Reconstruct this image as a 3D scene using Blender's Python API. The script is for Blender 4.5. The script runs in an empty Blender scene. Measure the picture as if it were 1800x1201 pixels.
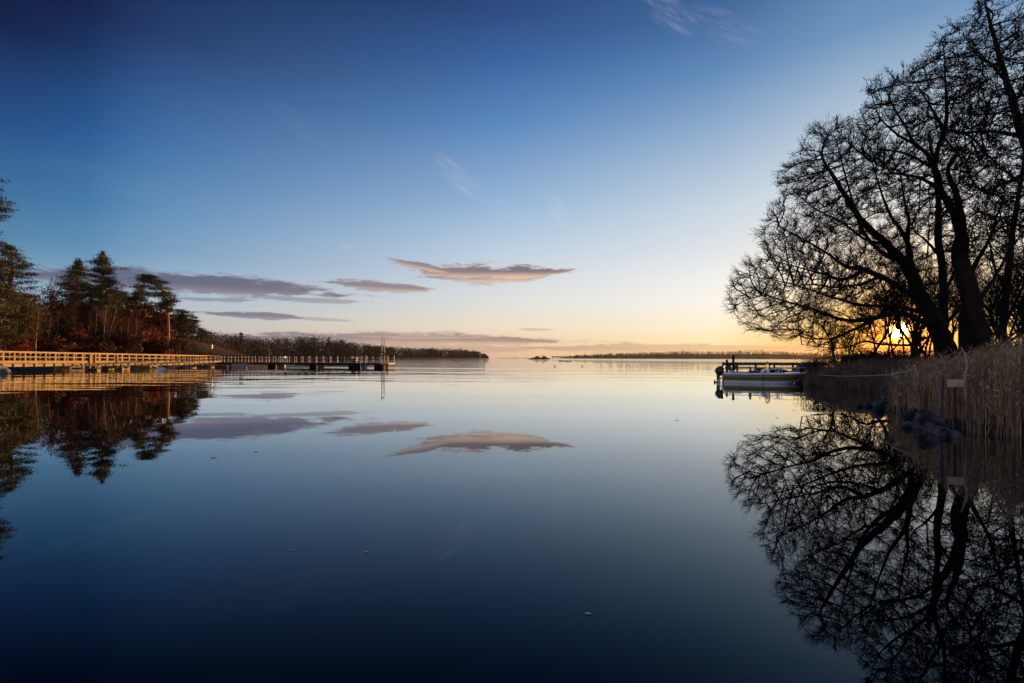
import bpy, bmesh, math, random
import numpy as np
from mathutils import Vector, Matrix, Quaternion, noise as mnoise

S = bpy.context.scene
COL = S.collection
R = math.radians
random.seed(7)
RNG = np.random.default_rng(11)

# ---------------------------------------------------------------- camera
H = 1.5                       # eye height above the water
ROLL = 0.0031
HOR = 629.2                   # photo row of the horizon at the middle column
cam_d = bpy.data.cameras.new('camera')
cam = bpy.data.objects.new('camera', cam_d)
COL.objects.link(cam)
cam_d.sensor_width = 36.0
cam_d.lens = 18.0
cam_d.shift_y = (HOR - 600.5) / 1800.0
cam_d.clip_start = 0.05
cam_d.clip_end = 30000
CM = Matrix.Rotation(math.pi / 2, 4, 'X') @ Matrix.Rotation(ROLL, 4, 'Z')
cam.matrix_world = Matrix.Translation((0, 0, H)) @ CM
S.camera = cam
S.render.resolution_x, S.render.resolution_y = 1024, 683


def ray(px, py):
    v = CM.to_3x3() @ Vector(((px - 900) / 900.0, (HOR - py) / 900.0, -1.0))
    return v


def P(px, py, d):
    """photo pixel at world depth d (metres along +Y) -> point"""
    v = ray(px, py)
    return Vector((0, 0, H)) + v * (d / v.y)


def GP(px, py, z=0.0):
    v = ray(px, py)
    return Vector((0, 0, H)) + v * ((z - H) / v.z)


def PA(px, py, d):
    """vectorised P"""
    px = np.asarray(px, float); py = np.asarray(py, float); d = np.asarray(d, float)
    lx = (px - 900) / 900.0; ly = (HOR - py) / 900.0
    c, s = math.cos(ROLL), math.sin(ROLL)
    x = c * lx - s * ly
    z = s * lx + c * ly
    return np.stack([x * d, d + 0 * x, H + z * d], -1)


def lin(c):
    r = []
    for v in c[:3]:
        v = v / 255.0
        r.append(v / 12.92 if v <= 0.04045 else ((v + 0.055) / 1.055) ** 2.4)
    return tuple(r)


# ---------------------------------------------------------------- world, sun, exposure
S.view_settings.view_transform = 'Standard'
S.view_settings.look = 'None'
S.view_settings.gamma = 1.0
S.view_settings.exposure = 0.35
HAZE = .00003
S.cycles.use_denoising = True
S.cycles.max_bounces = 8
S.cycles.transparent_max_bounces = 16
S.cycles.sample_clamp_indirect = 6.0

sv = ray(1580, 580).normalized()
SUN_AZ = math.atan2(sv.x, sv.y)
SUN_EL = math.asin(sv.z)
sd = bpy.data.lights.new('sun', 'SUN')
sd.energy = 5.0
sd.color = (1.0, 0.52, 0.17)
sd.angle = R(0.53)
sun = bpy.data.objects.new('sun', sd)
COL.objects.link(sun)
sun.rotation_euler = sv.to_track_quat('Z', 'Y').to_euler()

W = bpy.data.worlds.new('World')
S.world = W
W.use_nodes = True
wn, wl = W.node_tree.nodes, W.node_tree.links
wn.clear()


class NT:
    """tiny node-tree helper"""
    def __init__(s, tree):
        s.t = tree; s.n = tree.nodes; s.l = tree.links

    def put(s, sock, v):
        if isinstance(v, bpy.types.NodeSocket):
            s.l.new(v, sock)
        elif v is not None:
            if sock.type == 'RGBA' and not isinstance(v, (int, float)) and len(v) == 3:
                v = (*v, 1)
            sock.default_value = v

    def m(s, op, a, b=None, c=None, clamp=False):
        n = s.n.new('ShaderNodeMath'); n.operation = op; n.use_clamp = clamp
        s.put(n.inputs[0], a)
        if b is not None: s.put(n.inputs[1], b)
        if c is not None: s.put(n.inputs[2], c)
        return n.outputs[0]

    def vm(s, op, a, b=None, out=0):
        n = s.n.new('ShaderNodeVectorMath'); n.operation = op
        s.put(n.inputs[0], a)
        if b is not None: s.put(n.inputs[1], b)
        return n.outputs[out]

    def mix(s, f, a, b, blend='MIX'):
        n = s.n.new('ShaderNodeMix'); n.data_type = 'RGBA'; n.blend_type = blend
        s.put(n.inputs[0], f); s.put(n.inputs[6], a); s.put(n.inputs[7], b)
        return n.outputs[2]

    def sep(s, v):
        n = s.n.new('ShaderNodeSeparateXYZ'); s.put(n.inputs[0], v); return n.outputs

    def comb(s, x, y, z):
        n = s.n.new('ShaderNodeCombineXYZ')
        for i, v in enumerate((x, y, z)): s.put(n.inputs[i], v)
        return n.outputs[0]

    def noise(s, vec, scale, detail=2.0, rough=0.5, dist=0.0, col=False):
        n = s.n.new('ShaderNodeTexNoise')
        if vec is not None: s.put(n.inputs['Vector'], vec)
        n.inputs['Scale'].default_value = scale; n.inputs['Detail'].default_value = detail
        n.inputs['Roughness'].default_value = rough; n.inputs['Distortion'].default_value = dist
        return n.outputs['Color' if col else 'Fac']

    def ramp(s, f, stops, interp='LINEAR'):
        n = s.n.new('ShaderNodeValToRGB'); s.put(n.inputs[0], f)
        cr = n.color_ramp; cr.interpolation = interp
        while len(cr.elements) < len(stops): cr.elements.new(0.5)
        for e, (p, c) in zip(cr.elements, stops):
            e.position = p; e.color = (*c, 1) if len(c) == 3 else c
        return n.outputs[0]

    def mapr(s, v, a, b, c=0.0, d=1.0, smooth=True):
        n = s.n.new('ShaderNodeMapRange')
        n.interpolation_type = 'SMOOTHSTEP' if smooth else 'LINEAR'
        s.put(n.inputs[0], v)
        for i, q in enumerate((a, b, c, d)): s.put(n.inputs[1 + i], q)
        return n.outputs[0]


w = NT(W.node_tree)
tc = wn.new('ShaderNodeTexCoord')
D = w.vm('NORMALIZE', tc.outputs['Generated'])
dx, dy, dz = w.sep(D)
hl = w.m('SQRT', w.m('ADD', w.m('MULTIPLY', dx, dx), w.m('MULTIPLY', dy, dy)))
hl = w.m('MAXIMUM', hl, 1e-4)
EL = w.m('ARCTAN2', dz, hl)
AZ = w.m('ARCTAN2', dx, dy)
cosA = w.m('DIVIDE', w.m('ADD', w.m('MULTIPLY', dx, math.sin(SUN_AZ)), w.m('MULTIPLY', dy, math.cos(SUN_AZ))), hl)
A = w.m('ARCCOSINE', w.m('MINIMUM', w.m('MAXIMUM', cosA, -1.0), 1.0))
T = w.m('DIVIDE', w.m('MAXIMUM', dz, 0.0), 0.7)


def skyramp(stops):
    return w.ramp(T, [(min(1, p / 0.7), lin(c)) for p, c in stops], 'B_SPLINE' if False else 'LINEAR')


rL = skyramp([(0, (172, 152, 146)), (.03, (192, 180, 172)), (.075, (172, 186, 198)), (.12, (138, 172, 200)), (.164, (104, 150, 188)), (.224, (78, 133, 180)),
              (.329, (46, 99, 158)), (.42, (32, 66, 120)), (.461, (24, 44, 90)), (.56, (16, 28, 64)), (.7, (10, 17, 42))])
rM = skyramp([(0, (222, 182, 150)), (.03, (236, 206, 172)), (.06, (238, 222, 198)), (.11, (224, 224, 221)), (.16, (208, 216, 225)), (.212, (186, 206, 225)), (.287, (150, 182, 215)),
              (.415, (92, 137, 190)), (.5, (60, 102, 160)), (.561, (44, 76, 130)), (.7, (28, 46, 88))])
rR = skyramp([(0, (238, 197, 136)), (.03, (253, 230, 180)), (.06, (252, 239, 211)), (.103, (247, 243, 234)), (.15, (236, 238, 237)), (.197, (220, 226, 232)), (.268, (196, 212, 226)),
              (.389, (140, 171, 205)), (.46, (98, 139, 186)), (.532, (64, 104, 156)), (.7, (36, 62, 108))])
rS = skyramp([(0, (240, 158, 70)), (.035, (250, 192, 98)), (.075, (253, 218, 146)), (.11, (250, 230, 184)), (.15, (248, 236, 210)), (.22, (230, 230, 226)), (.30, (205, 216, 226)),
              (.40, (160, 184, 208)), (.47, (112, 150, 190)), (.56, (84, 120, 166)), (.7, (48, 78, 126))])
rB = skyramp([(0, (232, 200, 184)), (.06, (240, 206, 196)), (.14, (222, 200, 200)), (.26, (168, 178, 204)), (.45, (104, 134, 182)), (.7, (60, 92, 146))])  # unseen sky behind the camera, brightened and warmed to fill near things
rE = skyramp([(0, (165, 148, 144)), (.03, (182, 172, 168)), (.075, (158, 174, 188)), (.12, (122, 158, 186)), (.164, (88, 134, 170)), (.224, (62, 112, 158)), (.307, (38, 80, 136)), (.42, (17, 32, 72)), (.56, (9, 16, 42)), (.7, (7, 12, 32))])  # lens vignetting painted into the colours of the sky's left edge
rL = w.mix(w.mapr(A, 1.22, 1.46), rL, rE)
rL = w.mix(w.mapr(A, 1.55, 2.4), rL, rB)
sky = w.mix(w.mapr(A, 1.34, .66, smooth=False), rL, rM)
sky = w.mix(w.mapr(A, .66, .27, smooth=False), sky, rR)
sky = w.mix(w.mapr(A, .27, .06, smooth=False), sky, rS)
ns = wn.new('ShaderNodeTexSky')
ns.sky_type = 'NISHITA'; ns.sun_disc = False
ns.sun_elevation = SUN_EL; ns.sun_rotation = SUN_AZ
sky = w.mix(1.0, sky, w.mix(1.0, ns.outputs[0], (.002, .002, .002, 1), 'MULTIPLY'), 'ADD')

# clouds live in the sky's own azimuth / elevation
cv = w.comb(AZ, w.m('MULTIPLY', EL, 5.0), 0.0)
nA = w.m('SUBTRACT', w.noise(cv, 10.0, 8.0, .62), .5)
nB = w.m('SUBTRACT', w.noise(w.vm('ADD', cv, (3.1, 1.7, .4)), 34.0, 5.0, .62), .5)
nC = w.m('SUBTRACT', w.noise(w.vm('ADD', cv, (8.3, 4.7, .4)), 4.0, 3.0, .5), .5)


def ae(px, py):
    v = ray(px, py)
    return math.atan2(v.x, v.y), math.atan2(v.z, math.hypot(v.x, v.y))


def cloud(x0, y0, x1, y1, th_up, th_dn, k=1.0, soft=.55, skew=0.0):
    """streak from pixel (x0,y0) to (x1,y1), half thickness above/below in pixels"""
    a0, e0 = ae(x0, y0); a1, e1 = ae(x1, y1)
    mx, my = (a0 + a1) / 2, (e0 + e1) / 2
    L = abs(a1 - a0) / 2
    sl = (e1 - e0) / (a1 - a0)
    hlm = math.hypot((.5 * (x0 + x1) - 900) / 900, 1)
    up, dn = th_up / 900 / hlm, th_dn / 900 / hlm
    u = w.m('DIVIDE', w.m('SUBTRACT', AZ, mx), L)
    vv = w.m('SUBTRACT', w.m('SUBTRACT', EL, my), w.m('MULTIPLY', u, sl * L))
    vv = w.m('ADD', vv, w.m('MULTIPLY', nC, up * .9))
    v = w.m('ADD', w.m('DIVIDE', w.m('MAXIMUM', vv, 0), up), w.m('DIVIDE', w.m('MINIMUM', vv, 0), dn))
    us = w.m('ADD', u, skew)
    q = w.m('SUBTRACT', 1.12, w.m('ADD', w.m('POWER', w.m('ABSOLUTE', us), 2.0), w.m('ABSOLUTE', v)))
    q = w.m('ADD', q, w.m('ADD', w.m('MULTIPLY', nA, 2.2), w.m('MULTIPLY', nB, 1.5)))
    d = w.m('MULTIPLY', w.mapr(q, .0, soft), k)
    under = w.m('MULTIPLY', d, w.mapr(v, .1, -.6))
    return d, under


CL = [
    (708, 474, 1015, 473, 15, 20, 1.0, .62),
    (735, 486, 968, 486, 12, 12, .95, .6),       # the big dark one
    (678, 453, 800, 478, 8, 9, .9, .6),
    (555, 494, 782, 509, 9, 10, .9, .65),
    (-190, 458, 660, 520, 24, 16, .98, .6),          # long streak on the left
    (230, 492, 600, 512, 18, 22, .95, .65),
    (420, 520, 660, 532, 6, 6, .6, .5),
    (300, 524, 460, 529, 4, 5, .6, .6),
    (330, 549, 545, 560, 7, 6, .85, .5),
    (480, 556, 640, 566, 4, 4, .45, .6),
    (330, 590, 1060, 600, 12, 14, .8, .5),         # bank above the horizon
    (560, 588, 900, 592, 8, 6, .6, .5),
    (500, 612, 1000, 614, 10, 14, .55, .6),
    (890, 612, 1500, 609, 7, 12, .62, .4),
    (905, 579, 985, 580, 3, 3, .5, .6),
]
dens = under = None
for c in CL:
    d_, u_ = cloud(*c)
    dens = d_ if dens is None else w.m('MAXIMUM', dens, d_)
    under = u_ if under is None else w.m('MAXIMUM', under, u_)
body = w.mix(w.mapr(A, 1.2, .25), lin((98, 98, 122)), lin((208, 168, 128)))
body = w.mix(w.mapr(A, .95, .62), body, w.mix(w.mapr(A, .62, .2), lin((120, 106, 116)), lin((208, 166, 122))))
rim = w.mix(w.mapr(A, 1.15, .6), lin((150, 132, 148)), lin((246, 204, 172)))
thin = w.mapr(dens, .9, .35)
ccol = w.mix(w.m('MAXIMUM', w.m('MULTIPLY', under, .9), w.m('MULTIPLY', thin, .55)), body, rim)
ccol = w.mix(w.m('MULTIPLY', w.m('ADD', nB, .5), .35), ccol, w.mix(.5, ccol, body))
sky = w.mix(w.m('MULTIPLY', dens, .93), sky, ccol)


def wisp(x0, y0, x1, y1, th, k):
    a0, e0 = ae(x0, y0); a1, e1 = ae(x1, y1)
    mx, my = (a0 + a1) / 2, (e0 + e1) / 2
    L = math.hypot(a1 - a0, e1 - e0) / 2
    cx, sx = (a1 - a0) / 2 / L, (e1 - e0) / 2 / L
    px_, py_ = w.m('SUBTRACT', AZ, mx), w.m('SUBTRACT', EL, my)
    u = w.m('DIVIDE', w.m('ADD', w.m('MULTIPLY', px_, cx), w.m('MULTIPLY', py_, sx)), L)
    v = w.m('DIVIDE', w.m('SUBTRACT', w.m('MULTIPLY', py_, cx), w.m('MULTIPLY', px_, sx)), th / 900)
    fib = w.noise(w.comb(w.m('MULTIPLY', u, L * 10), w.m('MULTIPLY', v, th / 900 * 60), 2.0), 1.6, 5, .62)
    q = w.m('SUBTRACT', 1.0, w.m('ADD', w.m('MULTIPLY', u, u), w.m('MULTIPLY', v, v)))
    return w.m('MULTIPLY', w.m('MULTIPLY', w.mapr(q, 0, .9), w.mapr(fib, .4, .75)), k)


wd = None
for c in [(755, 265, 850, 350, 20, .30), (955, 335, 1005, 405, 20, .30), (1120, -20, 1235, 60, 24, .40), (1200, 10, 1350, 75, 26, .22),
          (460, 170, 580, 255, 18, .07), (1180, 475, 1260, 490, 8, .35), (590, 428, 625, 436, 6, .25), (30, 270, 330, 350, 22, .03), (840, 345, 960, 400, 16, .12)]:
    x = wisp(*c)
    wd = x if wd is None else w.m('ADD', wd, x)
sky = w.mix(wd, sky, w.mix(w.mapr(EL, .5, .25), lin((170, 172, 200)), lin((226, 226, 232))))

# the sun's own disc and the aureole of the air round it
ang = w.m('ARCCOSINE', w.m('MINIMUM', w.vm('DOT_PRODUCT', D, tuple(sv), out=1), 1.0))
aur = w.m('EXPONENT', w.m('MULTIPLY', ang, -17.0))
core = w.m('EXPONENT', w.m('MULTIPLY', w.m('MULTIPLY', ang, ang), -1.0 / (0.0075 ** 2)))
sky = w.mix(1.0, sky, w.mix(1.0, w.comb(aur, aur, aur), (1.7, .62, .03, 1), 'MULTIPLY'), 'ADD')
sky = w.mix(1.0, sky, w.mix(1.0, w.comb(core, core, core), (140., 78., 22., 1), 'MULTIPLY'), 'ADD')
halo = w.m('EXPONENT', w.m('MULTIPLY', w.m('MULTIPLY', ang, ang), -1.0 / (0.034 ** 2)))
sky = w.mix(1.0, sky, w.mix(1.0, w.comb(halo, halo, halo), (2.2, .34, -.10, 1), 'MULTIPLY'), 'ADD')
bg = wn.new('ShaderNodeBackground')
wl.new(sky, bg.inputs[0])
bg.inputs[1].default_value = 0.785
wo = wn.new('ShaderNodeOutputWorld')
wl.new(bg.outputs[0], wo.inputs[0])
W.cycles.sampling_method = 'MANUAL'
W.cycles.sample_map_resolution = 1024


# ---------------------------------------------------------------- materials
def mat(name, c1, c2=None, scale=4.0, rough=.8, bump=0.0, bscale=None, stretch=(1, 1, 1), metallic=0.0, detail=4.0, spec=.5, lo=.35, hi=.65, transl=0.0):
    m = bpy.data.materials.new(name)
    m.use_nodes = True
    t = NT(m.node_tree)
    b = t.n['Principled BSDF']
    tcn = t.n.new('ShaderNodeTexCoord')
    vec = t.vm('MULTIPLY', tcn.outputs['Object'], stretch)
    nz = t.noise(vec, scale, detail, .6)
    if c2 is None:
        c2 = tuple(x * .7 for x in c1)
    colr = t.mix(t.mapr(nz, lo, hi), c1, c2)
    if 'wood' in name or 'paint' in name:
        oi = t.n.new('ShaderNodeObjectInfo')
        colr = t.mix(t.mapr(oi.outputs['Random'], 0, 1, 0, 1, smooth=False), colr, t.mix(1.0, colr, (.74, .71, .70), 'MULTIPLY'))
    t.put(b.inputs['Base Color'], colr)
    b.inputs['Roughness'].default_value = rough
    b.inputs['Metallic'].default_value = metallic
    b.inputs['Specular IOR Level'].default_value = spec
    if bump:
        bn = t.n.new('ShaderNodeBump')
        bn.inputs['Strength'].default_value = .8
        bn.inputs['Distance'].default_value = bump
        t.l.new(t.noise(vec, bscale or scale * 3, 5, .65), bn.inputs['Height'])
        t.l.new(bn.outputs[0], b.inputs['Normal'])
    if transl:
        tr = t.n.new('ShaderNodeBsdfTranslucent'); t.put(tr.inputs[0], colr)
        ms = t.n.new('ShaderNodeMixShader'); ms.inputs[0].default_value = transl
        t.l.new(b.outputs[0], ms.inputs[1]); t.l.new(tr.outputs[0], ms.inputs[2])
        t.l.new(ms.outputs[0], t.n['Material Output'].inputs[0])
    return m


M = {}
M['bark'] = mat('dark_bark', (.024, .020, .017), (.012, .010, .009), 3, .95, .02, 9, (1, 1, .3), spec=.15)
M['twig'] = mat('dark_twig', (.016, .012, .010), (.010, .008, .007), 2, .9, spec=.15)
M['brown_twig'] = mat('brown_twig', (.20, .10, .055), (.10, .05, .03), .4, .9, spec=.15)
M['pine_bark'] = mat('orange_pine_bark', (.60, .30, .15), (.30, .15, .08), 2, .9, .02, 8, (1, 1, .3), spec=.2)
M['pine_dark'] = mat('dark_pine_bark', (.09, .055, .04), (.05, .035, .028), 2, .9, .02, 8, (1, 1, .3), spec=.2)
M['birch'] = mat('pale_birch_bark', (.55, .47, .38), (.16, .12, .09), 2.2, .8, stretch=(1, 1, 2.5), spec=.2, lo=.5, hi=.68)
M['needle'] = mat('pine_needles', (.045, .055, .018), (.09, .085, .026), .35, .75, spec=.25)
M['needle_olive'] = mat('olive_needles', (.13, .105, .024), (.06, .062, .018), .3, .75, spec=.25)
M['needle_far'] = mat('far_needles', (.025, .032, .014), (.045, .045, .02), .2, .8, spec=.2)
M['red_leaf'] = mat('withered_red_leaves', (.30, .055, .022), (.15, .036, .016), .45, .7, spec=.25, transl=.25)
M['brown_leaf'] = mat('withered_brown_leaves', (.15, .055, .024), (.06, .03, .015), .4, .7, spec=.25, transl=.25)
M['wood_brown'] = mat('far_bare_wood', (.13, .088, .07), (.06, .045, .04), .06, .9, spec=.1)
M['wood_far'] = mat('far_wood', (.05, .04, .03), (.03, .026, .022), .01, .9, spec=.1)
M['straw'] = mat('dry_reed_straw', (.66, .45, .25), (.13, .082, .045), 13.0, .8, stretch=(1, 1, .06), spec=.2)
M['straw2'] = mat('dry_grass', (.24, .16, .095), (.09, .06, .038), 1.2, .85, spec=.2)
M['ground'] = mat('bank_soil', (.028, .021, .015), (.014, .011, .008), .8, .95, .05, 3)
M['hill'] = mat('grassy_hillside', (.075, .042, .025), (.026, .024, .012), .22, .95, .08, 2)
M['rock'] = mat('grey_boulder', (.11, .11, .11), (.009, .009, .010), 3.6, .8, .06, 7, lo=.38, hi=.56)
M['rock2'] = mat('shore_granite', (.34, .27, .22), (.13, .105, .09), 2.0, .85, .03, 5)
M['deckwood'] = mat('honey_rail_wood', (.74, .48, .19), (.56, .35, .13), 1.5, .7, .004, 9, (1, 1, 1))
M['greywood'] = mat('grey_jetty_wood', (.20, .18, .17), (.10, .09, .085), 2.5, .85, .006, 9)
M['darkwood'] = mat('dark_wet_wood', (.045, .037, .032), (.02, .017, .015), 2.5, .8, .006, 9, spec=.08)
M['pitch'] = mat('black_pontoon', (.010, .010, .010), (.016, .015, .014), 2.5, .9, spec=.02)
M['palewood'] = mat('pale_post_paint', (.50, .43, .35), (.36, .31, .25), 3, .6)
M['gel'] = mat('white_gelcoat', (.86, .87, .88), (.74, .76, .78), 1.2, .22, lo=.2, hi=.8)
M['gelw'] = mat('white_paint', (.80, .78, .74), (.70, .67, .62), 2, .5)
M['olive'] = mat('olive_hull_stripe', (.24, .21, .045), (.18, .16, .035), 1, .3)
M['black'] = mat('black_plastic', (.012, .012, .014), (.02, .02, .022), 4, .35)
M['navy'] = mat('dark_rub_rail', (.012, .014, .022), (.02, .022, .03), 4, .5)
M['chrome'] = mat('steel_rail', (.75, .75, .77), (.62, .62, .64), 4, .18, metallic=1.0)
M['alu'] = mat('grey_aluminium', (.42, .43, .45), (.30, .31, .33), 4, .35, metallic=.7)
M['tarp'] = mat('green_tarpaulin', (.06, .075, .05), (.035, .045, .032), 3, .7, .02, 4)
M['rope'] = mat('pale_rope', (.55, .52, .46), (.40, .37, .32), 12, .9)
M['sign'] = mat('faded_cream_board', (.56, .46, .25), (.32, .26, .15), 9, .7, lo=.45, hi=.75)
M['yellow'] = mat('yellow_paint', (.85, .55, .05), (.75, .46, .04), 3, .5)
M['blue'] = mat('slate_blue_paint', (.045, .055, .08), (.03, .036, .05), 5, .6)
M['feather'] = mat('white_plumage', (.82, .80, .77), (.70, .68, .66), 6, .8)
M['orange'] = mat('orange_beak', (.7, .22, .04), (.6, .18, .03), 6, .5)
M['roof'] = mat('grey_felt_roof', (.16, .15, .15), (.10, .10, .10), 3, .8)
M['pink'] = mat('pale_pink_canvas', (.62, .40, .36), (.5, .32, .3), 5, .8)
M['leaf_dead'] = mat('floating_dead_leaf', (.75, .70, .64), (.5, .44, .36), 12, .7)
M['cedar'] = mat('dark_evergreen', (.018, .024, .012), (.03, .034, .016), .8, .8, spec=.2)


def amber_glass():
    m = bpy.data.materials.new('amber_screen')
    m.use_nodes = True
    t = NT(m.node_tree)
    b = t.n['Principled BSDF']
    g = t.n.new('ShaderNodeBsdfTransparent'); g.inputs[0].default_value = (1, .74, .34, 1)
    tl = t.n.new('ShaderNodeBsdfTranslucent'); tl.inputs[0].default_value = (.95, .6, .2, 1)
    b.inputs['Base Color'].default_value = (.6, .35, .1, 1); b.inputs['Roughness'].default_value = .1
    m1 = t.n.new('ShaderNodeMixShader'); m1.inputs[0].default_value = .3
    t.l.new(g.outputs[0], m1.inputs[1]); t.l.new(tl.outputs[0], m1.inputs[2])
    m2 = t.n.new('ShaderNodeMixShader'); m2.inputs[0].default_value = .06
    t.l.new(m1.outputs[0], m2.inputs[1]); t.l.new(b.outputs[0], m2.inputs[2])
    t.l.new(m2.outputs[0], t.n['Material Output'].inputs[0])
    return m


M['amber'] = amber_glass()


def water_mat():
    m = bpy.data.materials.new('lake_water')
    m.use_nodes = True
    t = NT(m.node_tree)
    b = t.n['Principled BSDF']
    geo = t.n.new('ShaderNodeNewGeometry')
    p = geo.outputs['Position']
    x, y, z = t.sep(p)
    # murky bed showing faintly through the shallows
    murk = t.noise(p, .9, 6, .65)
    t.put(b.inputs['Base Color'], t.mix(t.mapr(murk, .42, .72), (.0002, .0007, .0022), (.0010, .0018, .0036)))
    b.inputs['Roughness'].default_value = .0
    b.inputs['IOR'].default_value = 1.55
    b.inputs['Specular Tint'].default_value = (.5, .8, 1.0, 1)
    # long lazy swell, patches of fine cat's-paw ripple, and a wind-ruffled band far out
    long_ = t.noise(t.vm('MULTIPLY', p, (.35, 1.0, 1)), .30, 2, .45)
    patch = t.mapr(t.noise(t.vm('MULTIPLY', p, (.5, 1.0, 1)), .045, 2, .5), .44, .62)
    fine = t.noise(t.vm('MULTIPLY', p, (.5, 1.0, 1)), 1.5, 2, .5)
    broad = t.noise(t.vm('MULTIPLY', p, (.22, 1.0, 1)), .085, 3, .5)
    dist = t.vm('LENGTH', p, out=1)
    mid = t.mapr(dist, 10, 50)
    start = t.mapr(x, -10, 90, 500, 235)
    far = t.mapr(t.m('DIVIDE', dist, start), .92, 1.25)
    h1 = t.m('MULTIPLY', long_, t.m('ADD', .0060, t.m('MULTIPLY', mid, .065)))
    h2 = t.m('MULTIPLY', fine, t.m('ADD', .00035, t.m('MULTIPLY', t.m('MULTIPLY', patch, mid), .020)))
    h3 = t.m('MULTIPLY', broad, t.m('MULTIPLY', t.mapr(dist, 14, 80), .26))
    hh = t.m('ADD', t.m('ADD', h1, h2), h3)
    t.put(b.inputs['Roughness'], t.m('MULTIPLY', far, .085))
    bn = t.n.new('ShaderNodeBump')
    bn.inputs['Strength'].default_value = 1.0
    bn.inputs['Distance'].default_value = 1.0
    t.l.new(hh, bn.inputs['Height'])
    # dark body of water under a clean specular surface
    fr = t.n.new('ShaderNodeFresnel'); fr.inputs[0].default_value = 1.45
    t.l.new(bn.outputs[0], fr.inputs['Normal'])
    k = t.m('MULTIPLY', t.m('SUBTRACT', fr.outputs[0], .042), 1.42, clamp=True)
    gl = t.n.new('ShaderNodeBsdfGlossy'); gl.inputs['Color'].default_value = (.90, .96, 1.0, 1)
    t.put(gl.inputs['Roughness'], t.m('MULTIPLY', far, .085))
    t.l.new(bn.outputs[0], gl.inputs['Normal'])
    df = t.n.new('ShaderNodeBsdfDiffuse')
    t.put(df.inputs['Color'], t.mix(t.mapr(murk, .42, .72), (.0002, .0006, .0018), (.0030, .0044, .0068)))
    ms = t.n.new('ShaderNodeMixShader')
    t.l.new(k, ms.inputs[0]); t.l.new(df.outputs[0], ms.inputs[1]); t.l.new(gl.outputs[0], ms.inputs[2])
    t.l.new(ms.outputs[0], t.n['Material Output'].inputs[0])
    return m


M['water'] = water_mat()


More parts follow.
